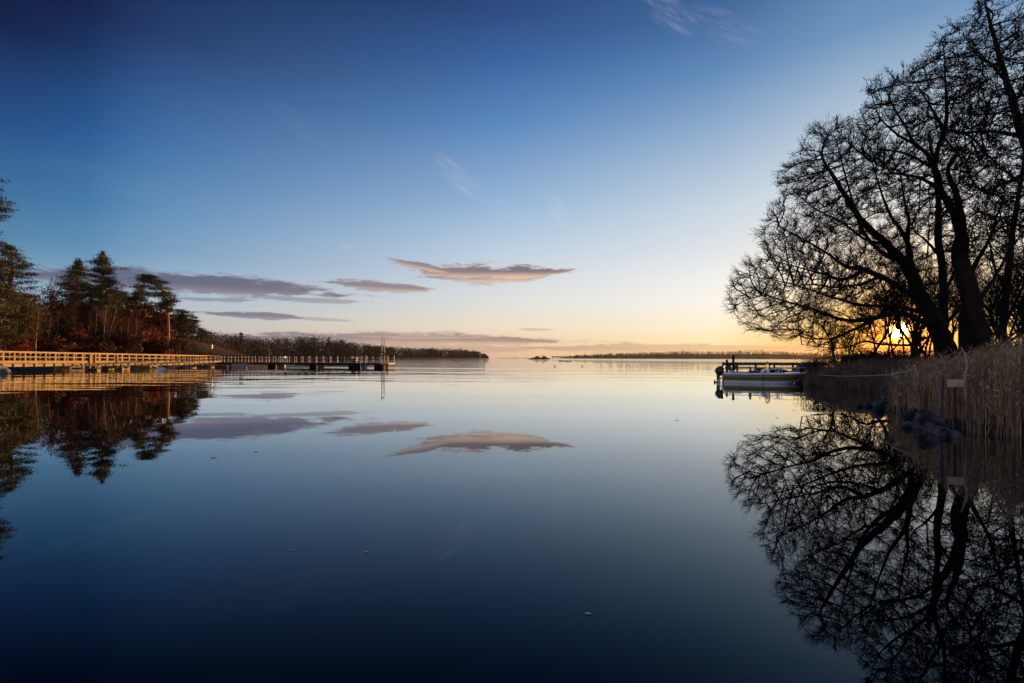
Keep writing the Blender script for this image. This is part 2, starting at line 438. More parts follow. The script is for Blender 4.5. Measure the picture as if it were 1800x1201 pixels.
# ---------------------------------------------------------------- mesh helpers
class MB:
    def __init__(s):
        s.v = []; s.q = []; s.t = []; s.n = 0; s.qm = []; s.tm = []

    def add(s, v, q=None, t=None, mi=0):
        v = np.asarray(v, np.float32).reshape(-1, 3)
        if q is not None and len(q):
            q = np.asarray(q, np.int32).reshape(-1, 4) + s.n
            s.q.append(q); s.qm.append(np.full(len(q), mi, np.int32))
        if t is not None and len(t):
            t = np.asarray(t, np.int32).reshape(-1, 3) + s.n
            s.t.append(t); s.tm.append(np.full(len(t), mi, np.int32))
        s.v.append(v); s.n += len(v)
        return s

    def box(s, c, size, rz=0.0, mi=0, M4=None):
        x, y, z = [k / 2 for k in size]
        v = np.array([(-x, -y, -z), (x, -y, -z), (x, y, -z), (-x, y, -z), (-x, -y, z), (x, -y, z), (x, y, z), (-x, y, z)])
        if M4 is not None:
            v = v @ np.array(M4.to_3x3()).T
        if rz:
            cc, ss = math.cos(rz), math.sin(rz)
            v = v @ np.array([(cc, ss, 0), (-ss, cc, 0), (0, 0, 1)])
        v = v + np.array(c)
        return s.add(v, [(0, 3, 2, 1), (4, 5, 6, 7), (0, 1, 5, 4), (1, 2, 6, 5), (2, 3, 7, 6), (3, 0, 4, 7)], mi=mi)

    def beam(s, a, b, w_, h_, mi=0, up=(0, 0, 1)):
        """rectangular bar from a to b, w_ across, h_ along up"""
        a, b = Vector(a), Vector(b)
        d = (b - a).normalized()
        u = Vector(up)
        r = d.cross(u)
        if r.length < 1e-4:
            r = d.cross(Vector((0, 1, 0)))
        r.normalize()
        u = r.cross(d).normalized()
        v = []
        for e in (a, b):
            for sx, sz in ((-1, -1), (1, -1), (1, 1), (-1, 1)):
                v.append(e + r * (sx * w_ / 2) + u * (sz * h_ / 2))
        return s.add([tuple(k) for k in v], [(0, 1, 2, 3), (7, 6, 5, 4), (0, 4, 5, 1), (1, 5, 6, 2), (2, 6, 7, 3), (3, 7, 4, 0)], mi=mi)

    def tube(s, pts, rad, n=8, mi=0, cap=True, sq=None):
        pts = np.asarray([tuple(p) for p in pts], float)
        k = len(pts)
        rad = np.broadcast_to(np.asarray(rad, float), (k,))
        tan = np.gradient(pts, axis=0)
        tan /= np.linalg.norm(tan, axis=1, keepdims=True) + 1e-9
        ref = np.array((0, 0, 1.0)) if abs(tan[0][2]) < .9 else np.array((1.0, 0, 0))
        vs = []
        u = np.cross(tan[0], ref); u /= np.linalg.norm(u)
        for i in range(k):
            u = u - tan[i] * np.dot(u, tan[i]); u /= np.linalg.norm(u) + 1e-9
            w_ = np.cross(tan[i], u)
            a = np.arange(n) * 2 * np.pi / n
            vs.append(pts[i] + rad[i] * (np.cos(a)[:, None] * u + np.sin(a)[:, None] * w_))
        v = np.concatenate(vs)
        q = []
        for i in range(k - 1):
            for j in range(n):
                q.append((i * n + j, i * n + (j + 1) % n, (i + 1) * n + (j + 1) % n, (i + 1) * n + j))
        t = []
        if cap:
            v = np.concatenate([v, pts[:1], pts[-1:]])
            for j in range(n):
                t.append((k * n, (j + 1) % n, j)); t.append((k * n + 1, (k - 1) * n + j, (k - 1) * n + (j + 1) % n))
        return s.add(v, q, t, mi)

    def segs(s, p0, p1, r0, r1, n=3, mi=0):
        """many separate tapered segments at once"""
        p0 = np.asarray(p0, float); p1 = np.asarray(p1, float)
        E = len(p0)
        if E == 0: return s
        d = p1 - p0; d /= np.linalg.norm(d, axis=1, keepdims=True) + 1e-9
        ref = np.where(np.abs(d[:, 2:3]) < .9, np.array([[0, 0, 1.0]]), np.array([[1.0, 0, 0]]))
        u = np.cross(d, ref); u /= np.linalg.norm(u, axis=1, keepdims=True) + 1e-9
        w_ = np.cross(d, u)
        a = np.arange(n) * 2 * np.pi / n
        ring = np.cos(a)[None, :, None] * u[:, None] + np.sin(a)[None, :, None] * w_[:, None]
        r0 = np.broadcast_to(np.asarray(r0, float), (E,)); r1 = np.broadcast_to(np.asarray(r1, float), (E,))
        v = np.concatenate([p0[:, None] + ring * r0[:, None, None], p1[:, None] + ring * r1[:, None, None]], 1).reshape(-1, 3)
        base = (np.arange(E) * 2 * n)[:, None, None]
        j = np.arange(n)
        q = np.stack([j, (j + 1) % n, (j + 1) % n + n, j + n], -1)[None] + base
        return s.add(v, q.reshape(-1, 4), mi=mi)

    def leaves(s, c, size, n_dir=None, mi=0, aspect=.5, rng=RNG):
        """random little triangles at centres c"""
        c = np.asarray(c, float); N = len(c)
        if N == 0: return s
        a = rng.normal(size=(N, 3)); a /= np.linalg.norm(a, axis=1, keepdims=True)
        if n_dir is not None:
            a = a + n_dir; a /= np.linalg.norm(a, axis=1, keepdims=True) + 1e-9
        b = rng.normal(size=(N, 3)); b -= a * (a * b).sum(1, keepdims=True); b /= np.linalg.norm(b, axis=1, keepdims=True)
        sz = np.broadcast_to(np.asarray(size, float), (N,))[:, None] * rng.uniform(.6, 1.35, (N, 1))
        v = np.stack([c + a * sz * .5, c - a * sz * .5 + b * sz * aspect * .5, c - a * sz * .5 - b * sz * aspect * .5], 1).reshape(-1, 3)
        return s.add(v, t=np.arange(3 * N).reshape(-1, 3), mi=mi)

    def mesh(s, name, mats, smooth=True):
        me = bpy.data.meshes.new(name)
        v = np.concatenate(s.v) if s.v else np.zeros((0, 3), np.float32)
        q = np.concatenate(s.q) if s.q else np.zeros((0, 4), np.int32)
        t = np.concatenate(s.t) if s.t else np.zeros((0, 3), np.int32)
        me.vertices.add(len(v)); me.vertices.foreach_set('co', v.astype(np.float32).ravel())
        li = np.concatenate([q.ravel(), t.ravel()]).astype(np.int32)
        me.loops.add(len(li)); me.loops.foreach_set('vertex_index', li)
        tot = np.concatenate([np.full(len(q), 4), np.full(len(t), 3)]).astype(np.int32)
        start = np.concatenate([[0], np.cumsum(tot)[:-1]]).astype(np.int32) if len(tot) else tot
        me.polygons.add(len(tot)); me.polygons.foreach_set('loop_start', start)
        try:
            me.polygons.foreach_set('loop_total', tot)
        except Exception:
            pass
        mi = np.concatenate([*(s.qm or [np.zeros(0, np.int32)]), *(s.tm or [np.zeros(0, np.int32)])]).astype(np.int32)
        me.polygons.foreach_set('material_index', mi)
        me.polygons.foreach_set('use_smooth', np.full(len(tot), smooth))
        for m in (mats if isinstance(mats, (list, tuple)) else [mats]):
            me.materials.append(M[m] if isinstance(m, str) else m)
        me.update(calc_edges=True)
        return me

    def build(s, name, mats, parent=None, smooth=False):
        o = bpy.data.objects.new(name, s.mesh(name, mats, smooth))
        COL.objects.link(o)
        if parent is not None:
            o.parent = parent
        return o


def tag(o, label=None, cat=None, group=None, kind=None):
    if label: o['label'] = label
    if cat: o['category'] = cat
    if group: o['group'] = group
    if kind: o['kind'] = kind
    return o


def thing(name, label, cat, loc=(0, 0, 0), rz=0.0, group=None):
    o = bpy.data.objects.new(name, None)
    o.empty_display_size = .2
    COL.objects.link(o)
    o.location = loc; o.rotation_euler = (0, 0, rz)
    return tag(o, label, cat, group)


def copy_tree(o, parent=None):
    c = o.copy(); COL.objects.link(c)
    if parent is not None: c.parent = parent
    for ch in o.children:
        copy_tree(ch, c)
    return c


def local(pts, o):
    """world points into the frame of an unrotated thing"""
    return np.asarray([tuple(p) for p in pts], float) - np.array(o.location)


def spline(pts, k=5):
    """Catmull-Rom through rows of pts (any width)"""
    pts = np.asarray(pts, float)
    if len(pts) < 3: 
        t = np.linspace(0, 1, k + 1)[:, None]
        return pts[0] * (1 - t) + pts[-1] * t
    p = np.vstack([2 * pts[0] - pts[1], pts, 2 * pts[-1] - pts[-2]])
    out = []
    for i in range(1, len(p) - 2):
        for t in np.linspace(0, 1, k, endpoint=False):
            out.append(.5 * (2 * p[i] + (p[i + 1] - p[i - 1]) * t + (2 * p[i - 1] - 5 * p[i] + 4 * p[i + 1] - p[i + 2]) * t * t
                             + (3 * p[i] - p[i - 1] - 3 * p[i + 1] + p[i + 2]) * t ** 3))
    out.append(pts[-1])
    return np.array(out)


def in_poly(x, y, poly):
    poly = np.asarray(poly, float)
    r = np.zeros(len(x), bool)
    j = len(poly) - 1
    for i in range(len(poly)):
        xi, yi = poly[i]; xj, yj = poly[j]
        c = ((yi > y) != (yj > y)) & (x < (xj - xi) * (y - yi) / (yj - yi + 1e-12) + xi)
        r ^= c
        j = i
    return r


def poly_dist(x, y, poly, closed=True):
    """distance to a polyline"""
    poly = np.asarray(poly, float)
    best = np.full(np.shape(x), 1e9)
    n = len(poly)
    for i in range(n if closed else n - 1):
        a = poly[i]; b = poly[(i + 1) % n]
        ab = b - a
        t = np.clip(((x - a[0]) * ab[0] + (y - a[1]) * ab[1]) / (ab @ ab), 0, 1)
        best = np.minimum(best, np.hypot(x - a[0] - t * ab[0], y - a[1] - t * ab[1]))
    return best


def wobble(x, y, s, seed=0.0):
    return (np.sin(x * s + 1.3 + seed) * np.cos(y * s * 1.17 - .7 + seed * 2) + .5 * np.sin(x * s * 2.3 - y * s * 1.9 + 2.1 + seed)
            + .25 * np.sin(x * s * 4.7 + y * s * 5.3 + seed))


# ---------------------------------------------------------------- water
b = MB()
b.add([(-5000, -60, 0), (5000, -60, 0), (5000, 7000, 0), (-5000, 7000, 0)], [(0, 1, 2, 3)])
tag(b.build('water', 'water'), kind='structure')

# ---------------------------------------------------------------- ground
SHORE_R = [(60, -6), (16, 1.5), (11.0, 7.5), (9.9, 9.3), (9.6, 11.2), (10.4, 13.2), (11.0, 14.8), (13.6, 17.5), (16.6, 21), (15.8, 24.5), (15.9, 27.5), (18.5, 30.5),
           (21.5, 35), (22.5, 41), (26, 48), (34, 56), (60, 66), (110, 70), (110, -6)]
SHORE_L = [(-140, 30), (-62, 38), (-53, 44), (-51.0, 51), (-49.8, 60), (-48.6, 68), (-47.0, 76), (-42.6, 82), (-42.0, 90), (-47, 98), (-62, 112), (-90, 130), (-140, 150)]


def ground_r(x, y):
    x = np.asarray(x, float); y = np.asarray(y, float)
    ins = in_poly(x.ravel(), y.ravel(), SHORE_R).reshape(x.shape)
    d = poly_dist(x, y, SHORE_R)
    return np.where(ins, .12 + .75 * (1 - np.exp(-d / 3.0)) + .012 * d + .05 * wobble(x, y, .9), -.08 - .25 * d)


def ground_l(x, y):
    x = np.asarray(x, float); y = np.asarray(y, float)
    ins = in_poly(x.ravel(), y.ravel(), SHORE_L).reshape(x.shape)
    d = poly_dist(x, y, SHORE_L)
    knob = 3.3 * np.exp(-((x + 60.5) ** 2 + ((y - 90) * .8) ** 2) / 95.0)
    return np.where(ins, .25 + .6 * (1 - np.exp(-d / 2)) + .085 * d + knob * np.clip(d / 5, 0, 1) + .12 * wobble(x, y, .55, 2), -.1 - .25 * d)


def height_sheet(name, f, x0, x1, y0, y1, step, m):
    nx, ny = int((x1 - x0) / step) + 1, int((y1 - y0) / step) + 1
    X, Y = np.meshgrid(np.linspace(x0, x1, nx), np.linspace(y0, y1, ny), indexing='ij')
    Z = f(X, Y)
    v = np.stack([X, Y, Z], -1).reshape(-1, 3)
    i = np.arange(nx * ny).reshape(nx, ny)
    q = np.stack([i[:-1, :-1], i[1:, :-1], i[1:, 1:], i[:-1, 1:]], -1).reshape(-1, 4)
    keep = (Z.ravel()[q] > -1.6).any(1)
    bb = MB(); bb.add(v, q[keep])
    return tag(bb.build(name, m, smooth=True), kind='structure')


height_sheet('ground', ground_r, 7, 100, -5, 68, .6, 'ground')
height_sheet('hill', ground_l, -139, -38, 31, 150, .8, 'hill')


# ---------------------------------------------------------------- bare trees, right bank
def guide_pts(g, d0, dslope, r_scale):
    """photo polyline (px,py,rpx) -> world rows (x,y,z,r); depth drifts along its length"""
    g = np.asarray(g, float)
    L = np.concatenate([[0], np.cumsum(np.hypot(np.diff(g[:, 0]), np.diff(g[:, 1])))])
    d = d0 + dslope * L / 900 * d0
    p = PA(g[:, 0], g[:, 1], d)
    return np.column_stack([p, g[:, 2] * d / 900 * r_scale])


def colonize(start, att, step=.36, kill=.42, infl=6.0, iters=90, jit=.075, up=.03, rng=RNG):
    """space colonisation: grows twig nodes from start points towards attraction points"""
    pos = [tuple(p) for p in start]
    par = [-1] * len(pos)
    kids = [0] * len(pos)
    att = np.asarray(att, np.float32)
    near_d = np.full(len(att), 1e9, np.float32); near_i = np.zeros(len(att), int)
    new = list(range(len(pos)))
    for it in range(iters):
        npos = np.asarray([pos[i] for i in new], np.float32)
        for a0 in range(0, len(att), 3000):
            sl = slice(a0, a0 + 3000)
            d2 = ((att[sl, None, :] - npos[None]) ** 2).sum(-1)
            k = d2.argmin(1); dd = np.sqrt(d2[np.arange(len(k)), k])
            upd = dd < near_d[sl]
            near_d[sl] = np.where(upd, dd, near_d[sl])
            near_i[sl] = np.where(upd, np.asarray(new)[k], near_i[sl])
        alive = near_d > kill
        att, near_d, near_i = att[alive], near_d[alive], near_i[alive]
        if len(att) == 0: break
        use = near_d < infl
        ids = near_i[use]
        if len(ids) == 0: break
        P_ = np.asarray(pos, np.float32)
        v = att[use] - P_[ids]; v /= np.linalg.norm(v, axis=1, keepdims=True) + 1e-6
        acc = np.zeros((len(pos), 3), np.float32); np.add.at(acc, ids, v)
        act = np.unique(ids)
        new = []
        for i in act:
            if kids[i] >= 3: continue
            d = acc[i]
            n = np.linalg.norm(d)
            if n < 1e-3: continue
            d = d / n + rng.normal(size=3) * jit + np.array((0, 0, up))
            if par[i] >= 0:
                pd = P_[i] - P_[par[i]]
                d = d + .7 * pd / (np.linalg.norm(pd) + 1e-6)
            d /= np.linalg.norm(d)
            q = P_[i] + d * step
            kids[i] += 1
            pos.append(tuple(q)); par.append(int(i)); kids.append(0); new.append(len(pos) - 1)
        if not new: break
    return np.asarray(pos), np.asarray(par)


def twig_mesh(bm, pos, par, n_start, r_tip=.0138, expo=2.02, twigs=2, tlen=.55, centre=None, droop=0.0, rng=RNG, rmax=.16, tips_mi=None, tip_n=0):
    N = len(pos)
    rad = np.zeros(N)
    cnt = np.zeros(N)
    for i in range(N - 1, n_start - 1, -1):
        if cnt[i] == 0: rad[i] = r_tip
        else: rad[i] = cnt[i] ** (1 / expo)
        p = par[i]
        if p >= n_start: cnt[p] += rad[i] ** expo
    rad = np.minimum(rad, rmax)
    e = np.arange(n_start, N)
    r0 = np.where(par[e] >= n_start, rad[np.maximum(par[e], 0)], rad[e])
    r0 = np.minimum(r0, rad[e] * 1.5)
    thick = rad[e] > .03
    bm.segs(pos[par[e]][thick], pos[e][thick], r0[thick], rad[e][thick], 5)
    bm.segs(pos[par[e]][~thick], pos[e][~thick], r0[~thick], rad[e][~thick], 3)
    # side twigs
    fine = e[rad[e] < .034]
    fine = np.repeat(fine, twigs)
    d = pos[fine] - pos[par[fine]]; d /= np.linalg.norm(d, axis=1, keepdims=True) + 1e-9
    out = np.zeros_like(d)
    if centre is not None:
        out = pos[fine] - np.asarray(centre); out /= np.linalg.norm(out, axis=1, keepdims=True)
    base = pos[fine] - d * rng.uniform(0, .3, (len(fine), 1))
    dr = d * .75 + out * .5 + rng.normal(size=d.shape) * .42
    dr[:, 2] += .12 - droop
    dr /= np.linalg.norm(dr, axis=1, keepdims=True)
    L = tlen * rng.uniform(.45, 1.25, (len(fine), 1))
    m1 = base + dr * L * .5
    dr2 = dr + rng.normal(size=dr.shape) * .2; dr2[:, 2] += .1 - droop * 1.2
    dr2 /= np.linalg.norm(dr2, axis=1, keepdims=True)
    m2 = m1 + dr2 * L * .5
    bm.segs(base, m1, r_tip * .75, r_tip * .6, 3); bm.segs(m1, m2, r_tip * .6, r_tip * .3, 3)
    dr3 = dr + rng.normal(size=dr.shape) * .5; dr3 /= np.linalg.norm(dr3, axis=1, keepdims=True)
    m3 = m1 + dr3 * L * .42
    bm.segs(m1, m3, r_tip * .55, r_tip * .3, 3)
    if tip_n:
        k = rng.choice(len(m2), min(tip_n, len(m2)), replace=False)
        bm.leaves(np.concatenate([m2[k], m3[k] + (0, 0, -.03)]), .075, aspect=.8)


def bare_tree(label, base_px, d0, guides, crown_poly, n_att, depth_th, group=None, name='bare_tree', tips=0, tlen=.55, twigs=2, seed=1, centre_px=None, droop=0., bark='bark', skip_low=None):
    rng = np.random.default_rng(seed)
    bx = P(base_px, 640, d0)
    gz = float(ground_r(np.array([bx.x]), np.array([d0]))[0]) - .1
    root = thing(name, label, 'tree', (bx.x, d0, gz), group=group)
    off = np.array(root.location)
    tb = MB(); starts = []
    for gi, (g, ds) in enumerate(guides):
        rows = guide_pts(g, d0, 0, 1.0)
        # offset the limb so it starts on the limb it leaves: depth continuity
        L = np.concatenate([[0], np.cumsum(np.hypot(np.diff(np.asarray(g)[:, 0]), np.diff(np.asarray(g)[:, 1])))]) / 900 * d0
        d = d0 + ds[0] + ds[1] * L
        p = PA(np.asarray(g)[:, 0], np.asarray(g)[:, 1], d)
        rr = np.asarray(g, float)[:, 2]
        rr = rr * (.70 if gi == 0 else .58)
        if gi: rr = rr * np.linspace(1, .55, len(rr))
        rows = np.column_stack([p, rr * d / 900])
        sp = spline(rows, 7)
        wob = np.cumsum(rng.normal(size=(len(sp), 3)), 0); wob -= np.linspace(0, 1, len(sp))[:, None] * wob[-1]
        sp[:, :3] += wob * sp[:, 3:4] * .10
        sp[:, 3] = np.maximum(sp[:, 3], .008)
        if gi == 0:
            sp[0, 3] *= 1.25
        tb.tube(sp[:, :3] - off, sp[:, 3], 9 if sp[0, 3] > .15 else 6)
        Ls = np.concatenate([[0], np.cumsum(np.linalg.norm(np.diff(sp[:, :3], axis=0), axis=1))])
        ts = np.arange(.5, Ls[-1], .75 if gi else 1.0); ts = np.append(ts, Ls[-1])
        s_ = np.stack([np.interp(ts, Ls, sp[:, c_]) for c_ in range(4)], 1)
        keep = s_[:, 3] < .6
        if gi == 0:
            keep &= s_[:, 2] > H + (632 - (skip_low or 520)) * d0 / 900
        starts.append(s_[keep, :3])
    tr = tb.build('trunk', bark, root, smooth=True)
    start = np.concatenate(starts)
    poly = np.asarray(crown_poly, float)
    lo, hi = poly.min(0), poly.max(0)
    pts = []
    tot = 0
    while tot < n_att:
        x = rng.uniform(lo[0], hi[0], n_att); y = rng.uniform(lo[1], hi[1], n_att)
        k = in_poly(x, y, poly)
        x, y = x[k], y[k]
        gap = wobble(x, y, .045, seed) + .55 * wobble(x, y, .11, seed * 3.1)
        k = (gap + rng.normal(0, .35, len(x)) > -.55) & (np.hypot(x - 1580, (y - 581) * 1.15) > 26)
        x, y = x[k], y[k]
        # the crown is deep in its middle and thin at its rim
        rim = np.clip(poly_dist(x, y, poly) / 120.0, .12, 1.0)
        pts.append(PA(x, y, d0 + rng.uniform(-1, 1, len(x)) * depth_th * np.sqrt(rim)))
        tot += len(x)
    att = np.concatenate(pts)[:n_att]
    pos, par = colonize(start, att, rng=rng)
    cp = centre_px or (base_px, 560)
    c = np.array(tuple(P(cp[0], cp[1], d0)))
    cb = MB()
    twig_mesh(cb, pos - off, par, len(start), centre=c - off, tlen=tlen, twigs=twigs, tip_n=tips, droop=droop, rng=rng)
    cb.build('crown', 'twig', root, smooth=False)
    return root


# the great leaning tree in front of the sun
bare_tree('huge bare tree leaning left over the water, its low limbs crossing the sun', 1648, 31.0, [
    ([(1654, 668, 24), (1650, 620, 21), (1642, 570, 19), (1624, 525, 17), (1604, 484, 13), (1586, 455, 11), (1565, 432, 9.5), (1532, 402, 8), (1502, 367, 6.5), (1472, 322, 5), (1446, 280, 3)], (0, 0)),
    ([(1606, 486, 10), (1602, 455, 9), (1597, 430, 8), (1583, 405, 6.5), (1562, 370, 5.5), (1547, 330, 4.2), (1533, 285, 3)], (0, .12)),
    ([(1598, 436, 7), (1596, 408, 6), (1598, 385, 5), (1590, 355, 4), (1582, 300, 3)], (.2, -.3)),
    ([(1588, 458, 8), (1560, 448, 6.5), (1532, 425, 6), (1510, 385, 5), (1496, 340, 4), (1482, 290, 3), (1468, 240, 2)], (0, -.35)),
    ([(1630, 535, 11), (1592, 512, 9), (1552, 488, 9), (1516, 473, 9), (1488, 468, 6.5), (1450, 442, 5), (1410, 420, 3.8), (1368, 398, 2.5)], (0, .18)),
    ([(1518, 474, 7), (1482, 490, 5.5), (1440, 480, 4.2), (1395, 468, 3), (1340, 455, 2)], (.7, .35)),
    ([(1644, 575, 12), (1612, 563, 9), (1575, 551, 8.5), (1530, 560, 8), (1490, 563, 7), (1450, 551, 6), (1420, 540, 5), (1380, 530, 4), (1345, 520, 3), (1312, 528, 2), (1284, 545, 1.2)], (0, -.15)),
    ([(1622, 548, 8), (1575, 540, 6.5), (1512, 536, 5.5), (1460, 521, 4.2), (1400, 502, 3), (1345, 488, 2)], (0, -.4)),
    ([(1530, 565, 6), (1500, 580, 4.5), (1470, 592, 4), (1440, 596, 3.2), (1405, 586, 2.4), (1372, 590, 1.6)], (-.6, -.3)),
    ([(1628, 592, 6), (1600, 606, 4.5), (1550, 604, 4.5), (1520, 600, 4), (1480, 612, 3), (1440, 610, 2.2), (1410, 606, 1.5)], (-.2, .4)),
    ([(1545, 487, 6), (1512, 500, 4.6), (1470, 505, 4), (1430, 500, 3), (1380, 505, 2)], (.4, -.5)),
    ([(1560, 430, 5), (1520, 420, 4), (1480, 390, 3.6), (1430, 365, 3), (1390, 330, 2)], (.2, .5)),
], [(1277, 546), (1288, 475), (1312, 462), (1336, 405), (1368, 350), (1374, 300), (1408, 258), (1428, 225), (1482, 206), (1520, 225), (1560, 250), (1600, 330), (1622, 430), (1626, 520), (1610, 600),
    (1520, 612), (1440, 618), (1385, 598), (1340, 585), (1318, 588), (1300, 555)], 16000, 4.2, seed=3, tlen=.6, twigs=4)

# the twin-topped tree right of the sun
bare_tree('tall thick bare tree right of the sun, trunk forking high into two tops', 1730, 28.0, [
    ([(1740, 690, 27), (1733, 630, 24), (1728, 580, 22), (1719, 540, 20), (1709, 490, 18), (1696, 445, 16.5), (1690, 412, 14)], (0, 0)),
    ([(1692, 420, 13), (1673, 378, 11), (1656, 342, 10), (1648, 312, 9), (1640, 292, 8), (1628, 270, 7), (1606, 250, 6), (1590, 220, 5), (1572, 190, 4), (1558, 160, 2.5)], (0, .1)),
    ([(1650, 318, 9), (1643, 287, 8), (1650, 252, 7), (1660, 226, 7), (1664, 180, 5.5), (1662, 140, 4), (1660, 100, 3), (1655, 66, 1.8)], (.2, -.15)),
    ([(1642, 296, 6), (1620, 285, 5), (1592, 270, 4.4), (1560, 264, 3.6), (1526, 262, 2.5)], (.3, .4)),
    ([(1658, 345, 7), (1640, 326, 5.4), (1612, 311, 5), (1572, 305, 4), (1538, 308, 3)], (.2, -.4)),
    ([(1692, 420, 11), (1691, 382, 10), (1683, 342, 9), (1671, 312, 8), (1667, 290, 7), (1685, 265, 5.5), (1710, 245, 4.5), (1736, 200, 2.5)], (0, -.12)),
    ([(1700, 460, 8), (1672, 442, 4.5), (1642, 446, 3.6), (1612, 462, 2.6)], (0, -.5)),
    ([(1717, 530, 10), (1742, 500, 5.5), (1765, 460, 4.6), (1790, 420, 3.5), (1815, 385, 2)], (0, .3)),
    ([(1706, 480, 8), (1735, 430, 5), (1752, 380, 4), (1770, 330, 3)], (0, -.4)),
    ([(1660, 228, 5), (1640, 195, 4), (1622, 165, 3), (1600, 130, 2)], (.0, .4)),
    ([(1606, 252, 4.5), (1575, 235, 3.6), (1545, 205, 2.8), (1532, 165, 2)], (.3, -.3)),
], [(1522, 160), (1545, 140), (1590, 118), (1632, 100), (1648, 52), (1690, 40), (1720, 80), (1740, 160), (1760, 300), (1790, 420), (1740, 470), (1660, 440), (1610, 400), (1570, 330), (1525, 275), (1512, 220)],
    12500, 4.0, seed=5, tips=5000, tlen=.5, centre_px=(1680, 360), droop=.06, twigs=4)

# slim tree leaning in from the right edge
bare_tree('slender bare tree leaning in from the right edge, highest top of the bank', 1835, 26.0, [
    ([(1842, 700, 22), (1846, 600, 20), (1842, 500, 18), (1830, 420, 15), (1816, 345, 12), (1801, 282, 10), (1786, 232, 9), (1773, 182, 8), (1763, 132, 6.4), (1750, 80, 5), (1740, 40, 3.6), (1731, 2, 2)], (0, 0)),
    ([(1788, 238, 7), (1750, 231, 5.4), (1712, 232, 5), (1690, 236, 4), (1668, 230, 2.5)], (0, -.3)),
    ([(1806, 302, 7), (1762, 325, 5.2), (1728, 335, 4.4), (1706, 312, 3.4), (1698, 285, 2.4)], (0, .3)),
    ([(1776, 190, 5), (1800, 150, 4.4), (1812, 90, 3.4), (1818, 30, 2.2)], (0, .4)),
    ([(1764, 138, 4.5), (1740, 110, 3.6), (1715, 95, 2.8), (1698, 66, 2)], (0, -.4)),
    ([(1830, 425, 8), (1800, 400, 5), (1770, 398, 4), (1745, 410, 3)], (0, .4)),
    ([(1845, 560, 9), (1815, 500, 5), (1795, 470, 4), (1770, 470, 3)], (0, -.4)),
], [(1692, 80), (1700, 28), (1716, 4), (1735, -4), (1756, 20), (1770, 40), (1790, -10), (1830, -60), (1880, 60), (1880, 360), (1800, 420), (1740, 400), (1700, 330), (1668, 240), (1690, 150)],
    10000, 3.6, seed=8, tips=5000, tlen=.46, centre_px=(1790, 300), droop=.1, skip_low=470, twigs=4)

# the thinner upright trunk between the two big ones
bare_tree('thin straight bare tree between the leaning giant and the forked tree', 1661, 34.0, [
    ([(1662, 668, 10), (1661, 600, 9.5), (1658, 540, 9), (1655, 480, 8.4), (1650, 430, 8), (1650, 385, 7), (1647, 335, 5.5), (1640, 280, 3.5), (1632, 240, 2)], (0, 0)),
    ([(1657, 520, 6), (1675, 485, 5), (1690, 455, 4), (1715, 430, 2.6)], (0, .3)),
    ([(1652, 450, 5), (1630, 425, 4), (1608, 405, 3), (1590, 370, 2)], (0, .3)),
    ([(1660, 570, 6), (1685, 545, 4.6), (1700, 500, 3.6), (1705, 460, 2)], (0, .5)),
    ([(1650, 390, 5), (1670, 360, 3.6), (1685, 320, 2.6), (1690, 280, 1.6)], (0, -.3)),
], [(1580, 380), (1600, 300), (1640, 235), (1700, 260), (1730, 420), (1720, 540), (1640, 560), (1600, 500)], 3200, 2.6, seed=9, tlen=.5, skip_low=560)

bare_tree('slim bare tree with steep branches at the right edge behind the reeds', 1762, 37.0, [
    ([(1762, 668, 9), (1764, 600, 8.4), (1768, 530, 8), (1776, 460, 7), (1786, 385, 5.5), (1796, 310, 4), (1806, 240, 2.5)], (0, 0)),
    ([(1766, 570, 5), (1790, 520, 4.4), (1812, 470, 3.4), (1830, 410, 2)], (0, .3)),
    ([(1770, 510, 5), (1748, 470, 4), (1738, 420, 3), (1730, 370, 2)], (0, -.3)),
    ([(1764, 600, 4), (1800, 575, 3.4), (1840, 560, 2)], (0, -.2)),
], [(1725, 360), (1790, 240), (1870, 300), (1870, 600), (1740, 610), (1735, 500)], 4000, 3.2, seed=12, tlen=.55, skip_low=600)

# broken trunk standing beside the forked tree
bp = P(1704, 640, 28.6)
root = thing('tree_stump', 'tall broken dark tree stump close left of the forked tree', 'stump', (bp.x, 28.6, .6))
rows = spline(np.column_stack([PA([1702, 1703, 1702, 1704, 1708], [680, 630, 580, 545, 528], 28.6), np.array([15, 14.5, 14, 13, 7]) * 28.6 / 900]), 5)
tb = MB(); tb.tube(rows[:, :3] - np.array(root.location), rows[:, 3], 10)
tb.build('trunk', 'bark', root, smooth=True)


